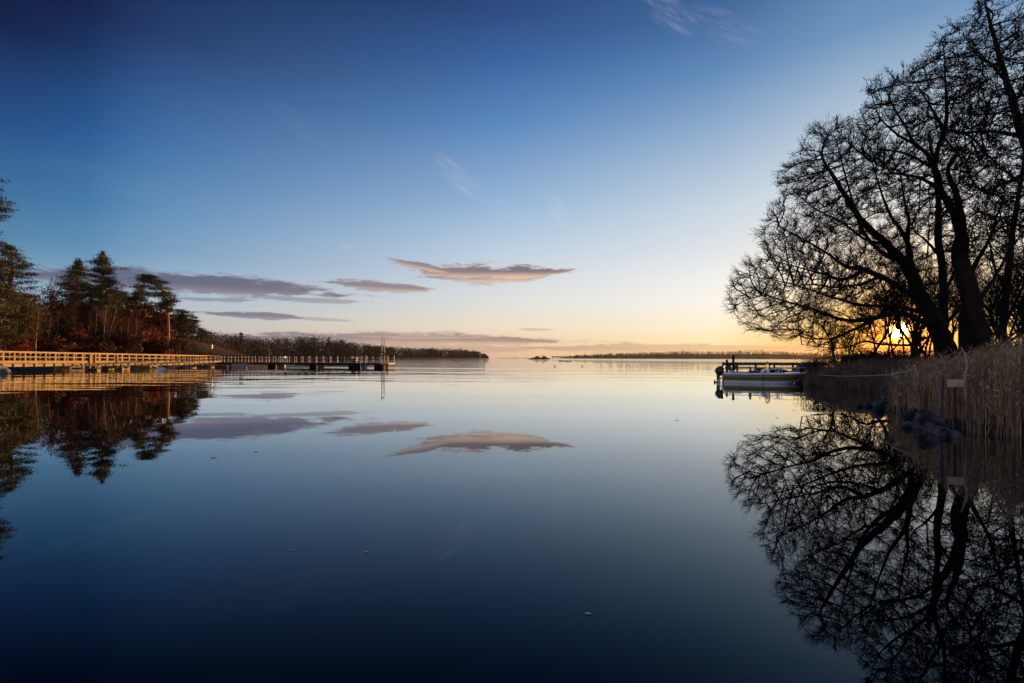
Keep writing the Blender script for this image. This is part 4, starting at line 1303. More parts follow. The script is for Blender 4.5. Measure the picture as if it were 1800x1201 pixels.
for px, d, sc in [(20, 63, .8), (52, 66, .9), (80, 65, .9), (98, 67, 1.0), (124, 68, 1.2), (136, 66, 1.1), (152, 68, 1.1), (176, 71, .9), (196, 70, 1.0), (214, 70, 1.0), (232, 72, 1.2), (250, 73, 1.1), (266, 74, 1.2), (284, 74, 1.1),
                  (300, 76, 1.0), (316, 77, .8), (244, 78, 1.5), (270, 80, 1.5), (110, 75, 1.4), (150, 78, 1.4), (200, 80, 1.4), (90, 0, 1.7), (70, 0, 1.6), (125, 0, 1.9), (165, 0, 1.9), (185, 0, 2.0), (215, 0, 1.9), (235, 0, 2.0), (255, 0, 1.8), (140, 0, 2.2), (285, 0, 1.6), (20, 0, 1.8), (45, 0, 2.0), (228, 0, 2.4), (105, 0, 2.3), (300, 0, 1.5)]:
    d = front(px) + (1.6 + (k * 5 % 7) * .45 if k < 16 else 5.0 + (k - 16) * .42)
    x = (px - 900) / 900 * d
    gz = float(ground_l(np.array([x]), np.array([float(d)]))[0])
    place(rp[k % 4], used, (x, d, gz - .05), k * 1.3, sc)
    k += 1

# islet in the middle
pi_ = GP(948, 632.3)
isl_d = 620.0
c = P(948, 630, isl_d)
rock('islet', 'low dark rocky islet in the middle of the horizon', (c.x, isl_d, .2), (12.5, 5, 1.9), 21, 'darkwood', sub=4)
for j, (px, w_, h_) in enumerate([(956, 3.2, 1.3), (944, 2.4, .9)]):
    q = P(px, 629, isl_d)
    shrub('wind_bent_bush', ['wind bent bush on the right half of the islet', 'lower bush on the middle of the islet'][j], (q.x, isl_d, 1.2), w_, h_, 380, 'needle_far', .8, 400 + j, stems=5, bark='pine_dark', zoff=.6)

# ---------------------------------------------------------------- boardwalk
A0 = np.array((-47.0, 47.0)); A1 = np.array((-43.0, 74.0))
EXT = (A1 - A0) / np.linalg.norm(A1 - A0)
A0x = A0 - EXT * 6.0
LEN = float(np.linalg.norm(A1 - A0x))
NRM = np.array((EXT[1], -EXT[0]))          # towards the lake


def bw(s_, off=0.0, z=0.0):
    t = s_ / LEN
    p = A0x + EXT * s_ + NRM * off
    dz_ = .84 + (.66 - .84) * t
    return Vector((p[0], p[1], dz_ + z))


root = thing('boardwalk', 'long sunlit wooden boardwalk with honey coloured railings along the left shore', 'boardwalk', tuple(bw(0, 0, 0)))
ro = np.array(root.location)


def rb(s_, off, z): return Vector(np.array(bw(s_, off, z)) - ro)


RH0, RH1 = 1.2, 1.02


def rh(s_): return RH0 + (RH1 - RH0) * s_ / LEN


m = MB()
nb = 100
for i in range(nb):
    s0, s1 = LEN * i / nb, LEN * (i + 1) / nb - .02
    a, b2 = rb((s0 + s1) / 2, .95, -.02), rb((s0 + s1) / 2, -1.25, -.02)
    m.beam(a, b2, s1 - s0, .04)
m.build('deck', 'deckwood', root)
m = MB()
for off in (.9, -1.2):
    m.beam(rb(0, off, -.16), rb(LEN, off, -.16), .10, .22)
m.build('side_beam', 'deckwood', root)
for off in (.98, -1.28):
    for nm, zz, ww, hh in (('top_rail', None, .05, .13), ('middle_rail', .56, .035, .10), ('kick_board', .14, .04, .24)):
        m = MB()
        n = 8
        for i in range(n):
            s0, s1 = LEN * i / n, LEN * (i + 1) / n - .012
            z0 = (rh(s0) - .06) if zz is None else zz * rh(s0)
            z1 = (rh(s1) - .06) if zz is None else zz * rh(s1)
            m.beam(rb(s0, off + .055, z0), rb(s1, off + .055, z1), ww, hh)
        m.build(nm, 'deckwood', root)
    n = int(LEN / .92)
    for i in range(n + 1):
        s_ = min(LEN - .05, i * .92 + (.4 if off < 0 else 0))
        m = MB()
        m.beam(rb(s_, off, -.3), rb(s_, off, rh(s_)), .11, .12, up=(EXT[0], EXT[1], 0))
        m.build('post', 'deckwood', root)
for s_, wd in [(4.0, 2.6), (12.5, 1.6), (14.9, .4), (18.2, 1.0), (22.0, 1.0), (28.5, 1.0), (31.8, .9)]:
    m = MB()
    if wd > 2:
        for j in range(4):
            m.beam(rb(s_ - 2.6, .7 - .02 * j, -.28 - .27 * j), rb(s_ + 1.5, .7 - .02 * j, -.28 - .27 * j), 1.6, .25)
        m.build('stone_abutment', 'rock2', root)
    else:
        for j in range(4):
            for sx in (-1, 1):
                if j % 2:
                    m.beam(rb(s_ + sx * wd * .42, .8, -.34 - .17 * j), rb(s_ + sx * wd * .42, -1.1, -.34 - .17 * j), .14, .15)
            if j % 2 == 0:
                for off in (.72, -1.0):
                    m.beam(rb(s_ - wd / 2, off, -.34 - .17 * j), rb(s_ + wd / 2, off, -.34 - .17 * j), .14, .15)
        m.build('timber_crib', 'deckwood', root)
for s_ in (13.6, 14.2, 16.8):
    m = MB(); m.beam(rb(s_, 1.12, -.55), rb(s_, 1.12, rh(s_) - .1), .07, .10, up=(EXT[0], EXT[1], 0)); m.build('gate_post', 'deckwood', root)

# rocks under it
rr_ = random.Random(5)
for i in range(26):
    s_ = rr_.uniform(24.5, LEN + 1.5) if i < 18 else rr_.uniform(0, 24)
    off = rr_.uniform(-1.5, 1.2) if i < 18 else rr_.uniform(-4.2, -2.0)
    p = bw(s_, off)
    sc = rr_.uniform(.28, .62)
    rock('shore_rock', 'rough rock in the row at the waterline under the boardwalk', (p.x, p.y, sc * .15), (sc, sc * .8, sc * .6), 500 + i, 'rock2', 'shore rocks under the boardwalk', i, sub=2)
p = GP(2, 657)
rock('boulder', 'rounded boulder in the water at the left edge below the boardwalk', (p.x, p.y, .1), (.75, .6, .42), 601, 'rock2')

# ---------------------------------------------------------------- bathing pier
Q0 = np.array((-43.2, 74.6)); Q1 = np.array((-17.04, 72.0))
qd = (Q1 - Q0) / np.linalg.norm(Q1 - Q0); qn = np.array((qd[1], -qd[0])); QL = float(np.linalg.norm(Q1 - Q0))
PZ = .76


def sq(px):
    k = (px - 900) / 900.0
    return float((k * Q0[1] - Q0[0]) / (qd[0] - k * qd[1]))


def qp(s_, off=0., z=0.):
    p = Q0 + qd * s_ + qn * off
    return Vector((p[0], p[1], PZ + z))


root = thing('bathing_pier', 'dark floating bathing pier with slim lit posts reaching out from the boardwalk', 'pier', tuple(qp(0)))
ro2 = np.array(root.location)


def qb(s_, off, z): return Vector(np.array(qp(s_, off, z)) - ro2)


m = MB()
for i in range(90):
    s0, s1 = QL * i / 90, QL * (i + 1) / 90 - .015
    m.beam(qb((s0 + s1) / 2, 1.3, -.03), qb((s0 + s1) / 2, -1.3, -.03), s1 - s0, .05)
m.build('deck', 'greywood', root)
m = MB()
m.beam(qb(0, 1.25, -.2), qb(QL, 1.25, -.2), .1, .26); m.beam(qb(0, -1.25, -.2), qb(QL, -1.25, -.2), .1, .26)
m.beam(qb(QL + .02, -1.35, -.13), qb(QL + .02, 1.35, -.13), .1, .3)
m.build('side_beam', 'darkwood', root)
m = MB()
m.beam(qb(QL + .1, -1.35, -.13), qb(QL + .1, 1.32, -.13), .05, .22)
m.beam(qb(QL - 1.0, 1.36, -.13), qb(QL + .1, 1.36, -.13), .05, .2)
m.build('end_board', 'deckwood', root)
for off in (1.2, -1.2):
    for zz in (.93, .5):
        m = MB(); m.beam(qb(0, off, zz), qb(QL if off < 0 else QL - 3.2, off, zz), .04, .09); m.build('rail', 'darkwood', root)
    i = 0
    s_ = .15
    while s_ < QL - (3.1 if off > 0 else 0):
        m = MB(); m.beam(qb(s_, off + .05, -.1), qb(s_, off + .05, .95), .07, .075, up=(qd[0], qd[1], 0)); m.build('post', 'palewood', root)
        s_ += 1.05
m = MB(); m.beam(qb(QL - .02, 1.25, -.1), qb(QL - .02, 1.25, .98), .11, .11, up=(qd[0], qd[1], 0)); m.build('post', 'palewood', root)
m = MB(); m.beam(qb(QL + .04, -1.25, -.1), qb(QL + .04, -1.25, 1.0), .11, .11, up=(qd[0], qd[1], 0)); m.build('post', 'palewood', root)
for sx, wd in ((sq(485), 1.1), (sq(557), 1.1), (sq(629), 1.8), (sq(670), 1.2)):
    m = MB(); m.box(qb(sx, 0, -.52), (wd, 2.3, .5), math.atan2(qd[1], qd[0])); m.build('pontoon', 'pitch', root)
for sx in (sq(495), sq(565), sq(682)):
    m = MB(); m.tube([qb(sx, 1.4, -1.2), qb(sx, 1.4, -.28)], .12, 8); m.build('pile', 'deckwood', root)

# things on the pier
root = thing('storage_locker', 'low white lidded locker standing on the bathing pier', 'locker', tuple(qp(sq(624), .2, 0)), math.atan2(qd[1], qd[0]))
m = MB(); m.box((0, 0, .30), (.75, .6, .6)); m.build('body', 'black', root)
m = MB(); m.box((0, 0, .66), (.95, .75, .09), M4=Matrix.Rotation(.16, 4, 'Y')); m.box((-.06, 0, .9), (1.0, .8, .07), M4=Matrix.Rotation(.02, 4, 'Y')); m.box((.3, .3, .78), (.05, .05, .22)); m.box((-.35, .3, .78), (.05, .05, .26))
m.build('lid', 'gelw', root)
o = MB()
sp = [(-.42, 0, .1), (-.2, .03, .16), (0, 0, .2), (.25, .02, .17), (.45, 0, .1)]
o.tube(sp, [.06, .14, .17, .15, .08], 8)
ob = o.build('canvas_bundle', 'pink', smooth=True)
ob.location = qp(sq(632), .5, .0)
tag(ob, 'pale pink canvas bundle lying beside the white locker', 'bundle')
root = thing('bathing_ladder', 'pale twin rail bathing ladder over the side of the pier', 'ladder', tuple(qp(sq(644.5), 1.34, 0)), math.atan2(qd[1], qd[0]))
for sx in (-.28, .42):
    m = MB()
    m.tube(spline(np.array([(sx, .45, 0), (sx, .45, .72), (sx, .28, .92), (sx, 0.02, .85), (sx, -.06, .4), (sx, -.06, -1.2)]), 5), .045, 7)
    m.build('side_rail', 'gelw', root, smooth=True)
for k in range(4):
    m = MB(); m.tube([(-.28, -.06, -.25 - .27 * k), (.42, -.06, -.25 - .27 * k)], .022, 6); m.build('rung', 'alu', root)
mp = qp(sq(677.5), .9, 0)
root = thing('lattice_mast', 'tall slim ladder-like mast at the end of the bathing pier', 'mast', tuple(mp), math.atan2(qd[1], qd[0]))
for sx, top in ((-.2, 3.95), (.2, 3.5)):
    m = MB(); m.beam((sx, 0, -.05), (sx, 0, top), .075, .075, up=(0, 1, 0)); m.build('upright', 'palewood', root)
for k in range(12):
    m = MB(); m.beam((-.2, 0, .3 + .29 * k), (.2 if k < 11 else .1, 0, .3 + .29 * k), .05, .05); m.build('rung', 'darkwood' if k > 7 else 'palewood', root)
m = MB()
for k in range(6):
    z0 = .3 + .4 * k
    m.beam((-.2, .03, z0), (.2, .03, z0 + .4), .03, .03) if k % 2 else m.beam((.2, .03, z0), (-.2, .03, z0 + .4), .03, .03)
m.build('bracing', 'pine_bark', root)
# life ring on the mast
me = MB()
ring = []
for k in range(17):
    a = k / 16 * 6.2832
    ring.append((math.cos(a) * .26, 0, math.sin(a) * .26))
me.tube(ring, .065, 8, cap=False)
ob = me.build('life_ring', 'black', smooth=True)
ob.location = (mp.x + qn[0] * .12, mp.y + qn[1] * .12, mp.z + 1.22); ob.rotation_euler = (0, 0, math.atan2(qd[1], qd[0]))
tag(ob, 'dark life ring hanging on the lattice mast', 'life ring')


# ---------------------------------------------------------------- hull builder for boats
def hull(L, B, F, sheer=.12, stations=24, stem=.55, flat=.55, tr=.92, z_split=None, depth=-.18):
    """rows of half-sections from transom x=0 to stem x=L; returns grid of (station, section point) for +y side"""
    out = []
    for i in range(stations + 1):
        t = i / stations
        bm_ = B / 2 * (tr + (1 - tr) * math.sin(min(1, t / .45) * math.pi / 2)) * (1 - max(0, (t - .45) / .55) ** 2.3)
        zt = F + sheer * t ** 2
        x_top = L * t
        rake = stem * max(0, (t - .55) / .45) ** 1.6
        row = []
        for k, (by, bz) in enumerate(((0, 0), (.70, .10), (.885, .22), (.905, .48), (.945, .68), (.97, .84), (1.0, 1.0), (1.0, 1.06))):
            z = depth * (1 - .9 * max(0, (t - .6) / .4) ** 2) * (1 - bz) + zt * bz if bz < 1 else zt + (bz - 1) * F
            row.append((x_top - rake * (1 - bz), bm_ * by * (1 if k < 3 else 1), z))
        out.append(row)
    return np.array(out)


def hull_band(bm, g, k0, k1, mi=0, push=0.0):
    for sgn in (1, -1):
        v = g[:, k0:k1 + 1].copy()
        v[:, :, 1] = (v[:, :, 1] + push) * sgn
        n, K = v.shape[:2]
        i = np.arange(n * K).reshape(n, K)
        q = np.stack([i[:-1, :-1], i[1:, :-1], i[1:, 1:], i[:-1, 1:]], -1).reshape(-1, 4)
        if sgn < 0: q = q[:, ::-1]
        bm.add(v.reshape(-1, 3), q, mi=mi)


# ---------------------------------------------------------------- motorboat
st = P(1272, 673.6, 31.9); bw_ = P(1424, 656, 30.1)
BL = math.hypot(bw_.x - st.x, 1.8)
root = thing('motorboat', 'white open motorboat with an olive green stripe and black outboard, moored bow to the bank', 'boat', (st.x, 31.9, 0), math.atan2(-1.8, bw_.x - st.x))
g = hull(BL, 2.0, .56, .05, 28, stem=1.0)
m = MB()
hull_band(m, g, 0, 3)
# transom
tr = g[0]
nK = len(tr)
v = np.concatenate([tr, tr * np.array((1, -1, 1))]); q = [(k, k + 1, nK + k + 1, nK + k) for k in range(nK - 2)]
m.add(v, q)
hull_band(m, g, 5, 6)
m.build('hull', 'gel', root, smooth=True)
m = MB(); hull_band(m, g, 3, 5, push=.003); m.build('hull_stripe', 'olive', root, smooth=True)
m = MB()
for sgn in (1, -1):
    pts_ = g[:, 6].copy(); pts_[:, 2] -= .055; pts_[:, 1] = (pts_[:, 1] + .012) * sgn
    m.tube(pts_, .026, 6)
m.build('rub_rail', 'navy', root)
# gunwale, foredeck and inner liner
m = MB()
for sgn in (1, -1):
    e = g[:, 6].copy(); f = e.copy()
    e[:, 2] += .05
    inn = e.copy(); inn[:, 1] = np.maximum(inn[:, 1] - .17, 0); inn[:, 2] += .015
    low = inn.copy(); low[:20, 2] = .12; low[20:, 2] -= .02
    for r_ in (f, e, inn, low): r_[:, 1] *= sgn
    v = np.stack([f, e, inn, low], 1); K = 4; n = len(v)
    i = np.arange(n * K).reshape(n, K)
    m.add(v.reshape(-1, 3), np.stack([i[:-1, :-1], i[1:, :-1], i[1:, 1:], i[:-1, 1:]], -1).reshape(-1, 4))
t0 = 20
row = g[t0:, 6].copy(); row[:, 2] += .066
v = np.stack([row * np.array((1, 1, 1)), row * np.array((1, 0, 1)) + np.array((0, 0, .035)), row * np.array((1, -1, 1))], 1)
n = len(v); i = np.arange(n * 3).reshape(n, 3)
m.add(v.reshape(-1, 3), np.stack([i[:-1, :-1], i[1:, :-1], i[1:, 1:], i[:-1, 1:]], -1).reshape(-1, 4))
m.box((BL * .36, 0, .13), (BL * .70, 1.5, .02))
m.box((.16, 0, .53), (.30, 1.7, .1))
m.build('deck_liner', 'gel', root, smooth=False)
# seats and console
m = MB(); m.box((.75, 0, .42), (.5, 1.4, .55)); m.box((.5, 0, .66), (.12, 1.4, .12)); m.build('rear_seat', 'gelw', root)
m = MB(); m.box((1.75, .25, .40), (.42, .5, .5)); m.box((1.74, .25, .70), (.44, .52, .12)); m.box((1.52, .25, .86), (.10, .50, .28), M4=Matrix.Rotation(-.15, 4, 'Y')); m.build('helm_seat', 'black', root)
root_c = MB()
root_c.box((2.32, .05, .46), (.46, .6, .66)); root_c.box((2.30, .05, .82), (.36, .62, .10), M4=Matrix.Rotation(-.3, 4, 'Y'))
con = root_c.build('console', 'gel', root)
m = MB(); ring = [(2.02 + .05 * math.sin(a), .05 + .17 * math.cos(a), .82 + .16 * math.sin(a)) for a in np.linspace(0, 6.2832, 17)]
m.tube(ring, .014, 6, cap=False); m.tube([(2.02, .05, .82), (2.15, .05, .74)], .02, 6); m.build('steering_wheel', 'black', con, smooth=True)
# amber wind screen: trapezium panel between two dark frame bars under a dark cap
m = MB()
c0, wz0, wz1 = 2.44, .66, 1.24
m.add([(c0 - .11, -.02, wz0), (c0 + .12, .04, wz0), (c0 + .07, .04, wz1), (c0 - .06, -.02, wz1)], [(0, 1, 2, 3)])
m.build('windscreen', 'amber', con)
m = MB()
m.tube([(c0 - .12, -.02, wz0 - .1), (c0 - .07, -.02, wz1)], .016, 6); m.tube([(c0 + .15, .04, wz0 - .1), (c0 + .10, .04, wz1)], .035, 6)
m.tube([(c0 - .09, -.02, wz1), (c0 + .10, .04, wz1)], .04, 6); m.tube([(c0, .03, wz1), (c0, .03, wz1 + .09)], [.05, .03], 7)
m.build('screen_frame', 'black', con, smooth=True)
# bow rail
m = MB()
x0r, x1r = BL * .52, BL * .965
ii = np.linspace(.52, .95, 12)
for sgn in (1, -1):
    top = []
    for t in ii:
        k = t * 28; a = int(k); fr = k - a
        e = g[a, 6] * (1 - fr) + g[min(28, a + 1), 6] * fr
        hgt_ = .20 + .10 * min(1, (t - .52) / .2)
        top.append((e[0], max(.06, e[1] - .10) * sgn, e[2] + .07 + hgt_))
    base0 = (top[0][0] - .12, top[0][1], top[0][2] - .20)
    m.tube([base0] + top + [(top[-1][0] + .05, top[-1][1] * .6, top[-1][2] - .04), (top[-1][0] + .08, top[-1][1] * .5, top[-1][2] - .28)], .02, 6)
    for k in (3, 4, 8, 9):
        m.tube([top[k], (top[k][0] - .06, top[k][1], top[k][2] - .30)], .016, 6)
m.build('bow_rail', 'gel', root, smooth=True)
m = MB()
for x_, y_ in ((.35, .82), (.35, -.82), (1.4, -.9), (2.9, -.92)):
    m.box((x_, y_, .68), (.05, .05, .10)); m.box((x_, y_, .74), (.16, .03, .03))
m.build('cleat', 'alu', root)
m = MB(); m.tube(spline(np.array([(2.14, -1.02, .64), (2.15, -1.06, .3), (2.13, -1.07, -.1)]), 4), .022, 6); m.build('fender_rope', 'navy', root)
m = MB(); m.box((1.45, -.92, .74), (.10, .10, .16)); m.tube([(2.25, -.85, .66), (2.3, -.86, .78)], .05, 6); m.tube([(BL * .9, 0, .66), (BL * .9, 0, .78)], .07, 8); m.build('deck_fitting', 'black', root)
# outboard motor
ob_ = MB()
sec = []
for z, cx, rx_, ry_ in ((.42, -.20, .10, .13), (.50, -.22, .17, .17), (.62, -.25, .23, .20), (.78, -.26, .25, .21), (.90, -.22, .23, .20), (.99, -.15, .17, .16), (1.03, -.10, .09, .10)):
    a = np.arange(14) / 14 * 2 * np.pi
    sec.append(np.stack([cx + rx_ * np.sign(np.cos(a)) * np.abs(np.cos(a)) ** .7, ry_ * np.sign(np.sin(a)) * np.abs(np.sin(a)) ** .7, 0 * a + z], 1))
v = np.concatenate(sec); i = np.arange(len(sec) * 14).reshape(len(sec), 14); j = np.roll(i, -1, 1)
ob_.add(v, np.stack([i[:-1], j[:-1], j[1:], i[1:]], -1).reshape(-1, 4), [(i[-1, 0], i[-1, k], i[-1, k + 1]) for k in range(1, 13)])
eng = ob_.build('outboard_motor', 'black', root, smooth=True)
m = MB()
m.add([(-.42, -.05, .55), (-.22, -.05, .55), (-.18, -.04, -.02), (-.40, -.04, -.02), (-.42, .05, .55), (-.22, .05, .55), (-.18, .04, -.02), (-.40, .04, -.02)],
      [(0, 1, 2, 3), (5, 4, 7, 6), (0, 4, 5, 1), (1, 5, 6, 2), (2, 6, 7, 3), (3, 7, 4, 0)])
m.build('motor_leg', 'black', eng)
m = MB(); m.beam((-.02, 0, .40), (-.34, 0, .07), .10, .09); m.beam((-.02, 0, .48), (-.2, 0, .46), .2, .08); m.box((-.32, 0, .04), (.34, .24, .025)); m.build('bracket', 'alu', eng)
m = MB()
for k in range(3):
    a = k * 2.094
    m.box((-.52, .09 * math.cos(a), .03 + .09 * math.sin(a)), (.03, .12, .10), M4=Matrix.Rotation(a, 4, 'X') @ Matrix.Rotation(.5, 4, 'Y'))
m.tube([(-.40, 0, .03), (-.58, 0, .03)], [.05, .03], 8)
m.build('propeller', 'pine_dark', eng)

# mooring rope to the birch log
m = MB()
ra = P(1421, 656.5, 30.1); rbp = P(1571, 658.5, 14.9)
t = np.linspace(0, 1, 14)[:, None]
rp_ = np.array(tuple(ra)) * (1 - t) + np.array(tuple(rbp)) * t
rp_[:, 2] -= .10 * np.sin(t[:, 0] * math.pi)
m.tube(rp_, .013, 6)
tag(m.build('mooring_rope', 'rope'), 'pale mooring rope stretched from the boat bow to the birch log', 'rope')
# forked birch log at the tip of the reeds, and its line inland
root = thing('birch_log', 'forked bleached birch log poking out at the tip of the reeds', 'log', tuple(rbp))
of = np.array(tuple(rbp))
m = MB()
m.tube(spline(np.array([tuple(P(1567, 659, 14.9)), tuple(P(1575, 662, 14.85)), tuple(P(1588, 674, 14.8))]) - of, 5), [.05, .06, .06, .06, .06, .06, .06, .06, .06, .06, .05], 8)
m.build('stem', 'birch', root, smooth=True)
m = MB(); m.tube(spline(np.array([tuple(P(1568, 658.6, 14.9)), tuple(P(1590, 654, 14.6)), tuple(P(1606, 650, 14.4))]) - of, 5), .035, 7)
m.build('branch', 'birch', root, smooth=True)
m = MB()
m.tube([P(1571, 658, 14.88), P(1636, 643, 13.4), P(1690, 628, 12.4)], .009, 5)
tag(m.build('wire_line', 'rope'), 'thin pale line running from the birch log up through the reeds', 'line')
# birch stake, blue pole, blank board
m = MB()
sp = spline(np.column_stack([PA([1690, 1696, 1700, 1696, 1699], [611, 624, 646, 663, 720], [10.9, 10.95, 11, 11, 11.05]), np.array([.010, .016, .022, .022, .024])]), 5)
m.tube(sp[:, :3], sp[:, 3], 8)
tag(m.build('birch_stake', 'birch', smooth=True), 'crooked thin birch stake standing up out of the reeds', 'stake')
m = MB(); m.tube([P(1657, 660, 11.0), P(1654, 735, 11.0)], [.022, .03], 8)
tag(m.build('metal_pole', 'blue'), 'slanting slate blue pole in the reeds beside the cream board', 'pole')
sgn_c = P(1677.5, 673.5, 10.6)
root = thing('sign_board', 'blank faded cream board on a stake among the near reeds', 'sign', (sgn_c.x, sgn_c.y, 0), R(-6))
m = MB(); m.box((0, -.03, sgn_c.z), (.30, .02, .155)); m.build('board', 'sign', root)
m = MB(); m.box((.02, 0, sgn_c.z * .5 - .02), (.022, .02, sgn_c.z + .1)); m.build('stake', 'darkwood', root)
m = MB()
m.tube(spline(np.array([tuple(P(1776, 617, 10.6)), tuple(P(1781, 624, 10.6)), tuple(P(1786, 640, 10.7)), tuple(P(1788, 700, 10.8))]), 4), .02, 6)
tag(m.build('birch_stake', 'birch'), 'broken pale stick among the reeds at the right edge', 'stake')

# ---------------------------------------------------------------- old jetty behind the motorboat
JD = 38.5


def jp(px, py): return P(px, py, JD)


root = thing('jetty', 'dark weathered plank jetty with a low rail behind the motorboat', 'jetty', (jp(1266, 640).x, JD, 0))
jo = np.array(root.location)
jx0, jx1 = 0.0, jp(1452, 640).x - jo[0]
for zt, w_, h_, a, b_ in ((1.10, .05, .20, .25, jx1), (.80, .04, .11, .1, jx1)):
    m = MB(); m.beam((a, 0, zt), (b_, 0, zt), w_, h_); m.build('rail', 'greywood', root)
for k, sx in enumerate((.25, 1.3, 2.7, 4.1, 5.5, 6.9)):
    m = MB(); m.beam((sx, .06, -.6), (sx, .06, 1.22), .11, .11, up=(1, 0, 0)); m.build('post', 'darkwood', root)
m = MB()
for k in range(44):
    m.box((.1 + k * (jx1 - .1) / 44 + .07, .75, .46), ((jx1 - .1) / 44 - .02, 1.3, .05))
m.build('deck', 'greywood', root)
for k, (sx, zt) in enumerate(((.46, 1.42),)):
    m = MB(); m.tube([(sx, -.1, -.5), (sx, -.1, zt)], .09, 8); m.build('bollard_pile', 'darkwood', root)
root = thing('mooring_post', 'tall dark mooring post with a short crossbar at the jetty end', 'post', (jp(1286, 640).x, JD - .3, 0))
m = MB(); m.tube([(0, 0, -.6), (0, 0, jp(1286, 623.5).z)], [.10, .085], 8); m.build('pole', 'darkwood', root)
m = MB(); m.beam((-.26, -.10, jp(1286, 629.5).z), (.26, -.10, jp(1286, 629.5).z), .03, .035); m.build('crossbar', 'darkwood', root)
m = MB()
ring = [(math.cos(a) * .22, 0, math.sin(a) * .24) for a in np.linspace(0, 6.2832, 17)]
m.tube(ring, .11, 8, cap=False)
ob = m.build('tyre_fender', 'black', smooth=True)
ob.location = (jp(1281, 645).x, JD - .55, jp(1281, 645.5).z); ob.rotation_euler = (0, 0, .2)
tag(ob, 'black tyre fender hanging at the jetty end', 'tyre')
# dark rowing boat between jetty and motorboat
rx0, rx1 = P(1312, 650, 35), P(1402, 650, 35)
root = thing('rowing_boat', 'low dark rowing boat lying between the motorboat and the jetty', 'boat', (rx0.x, 35, 0), R(2))
g2 = hull(rx1.x - rx0.x, 1.35, .52, .14, 20, stem=.45)
m = MB(); hull_band(m, g2, 0, 7); m.build('hull', 'darkwood', root, smooth=True)
m = MB(); m.box((.9, 0, .36), (.25, 1.2, .05)); m.box((2.1, 0, .38), (.25, 1.2, .05)); m.build('thwart', 'greywood', root)
m = MB(); m.tube(spline(np.array([(.35, 0, .45), (1.3, 0, .56), (2.3, 0, .54), (3.2, 0, .42)]), 5), [.2, .25, .3, .32, .34, .35, .35, .34, .33, .32, .3, .28, .25, .22, .2, .15], 8); m.build('cover', 'black', root, smooth=True)
# covered boat moored at the bank
cx0, cx1 = P(1404, 648, 36.5), P(1449, 648, 36.5)
root = thing('covered_boat', 'small boat under a rounded dull green tarpaulin at the bank end of the jetty', 'boat', (cx0.x, 36.5, .1), 0)
g3 = hull(cx1.x - cx0.x, 1.6, .72, .05, 18, stem=.2, tr=.8)
m = MB(); hull_band(m, g3, 0, 7); m.build('hull', 'alu', root, smooth=True)
m = MB()
rowsv = []
n = 16
for i in range(n + 1):
    t = i / n
    a = np.linspace(0, math.pi, 9)
    hh = .42 * (math.sin(min(1, t / .35) * math.pi / 2) if t < .35 else math.sin(min(1, (1 - t) / .3) * math.pi / 2))
    k = min(18, int(t * 18)); e = g3[k, 6]
    rowsv.append(np.stack([0 * a + e[0], np.cos(a) * (e[1] + .04), e[2] + .02 + np.sin(a) ** .8 * hh], 1))
v = np.stack(rowsv); i = np.arange(v.shape[0] * 9).reshape(-1, 9)
m.add(v.reshape(-1, 3), np.stack([i[:-1, :-1], i[1:, :-1], i[1:, 1:], i[:-1, 1:]], -1).reshape(-1, 4))
m.build('tarpaulin', 'tarp', root, smooth=True)
m = MB(); m.tube([(.05, -.5, .6), (.05, -.5, 1.22)], .015, 5); m.build('flag_staff', 'black', root)
m = MB(); m.tube([(1.62, -.5, .6), (1.62, -.5, 1.3)], .02, 5); m.build('flag_staff', 'black', root)
m = MB(); m.tube([(.2, -.72, .78), (1.0, -.75, .86), (1.5, -.6, .8)], .015, 5); m.build('lashing', 'rope', root)

# ---------------------------------------------------------------- left odds and ends
root = thing('rowing_boat', 'pale blunt sterned dinghy lit by the sun beneath the start of the pier', 'boat', tuple(P(410, 648, 71.5) * 1.0)[:2] + (0,), R(3))
g4 = hull(2.35, 1.1, .52, .06, 16, stem=.55)
m = MB(); hull_band(m, g4, 0, 6)
tr = g4[0]; v = np.concatenate([tr, tr * np.array((1, -1, 1))]); m.add(v, [(k, k + 1, len(tr) + k + 1, len(tr) + k) for k in range(6)])
m.build('hull', 'palewood', root, smooth=True)
m = MB(); hull_band(m, g4, 6, 7, push=.015); m.build('gunwale', 'deckwood', root)
m = MB(); m.box((.7, 0, .36), (.2, 1.0, .05)); m.box((1.5, 0, .36), (.2, .9, .05)); m.build('thwart', 'greywood', root)

yb = P(371, 610, 80)
root = thing('yellow_box', 'small bright yellow box on a post on the slope above the boardwalk end', 'box', (yb.x, 80, float(ground_l(np.array([yb.x]), np.array([80.]))[0])))
dzb = yb.z - root.location.z
m = MB(); m.box((0, 0, dzb), (.42, .25, .58)); m.box((0, 0, dzb + .31), (.48, .32, .05)); m.build('cabinet', 'yellow', root)
m = MB(); m.tube([(0, 0.0, -.3), (0, 0.0, dzb - .28)], .05, 8); m.build('post', 'darkwood', root)

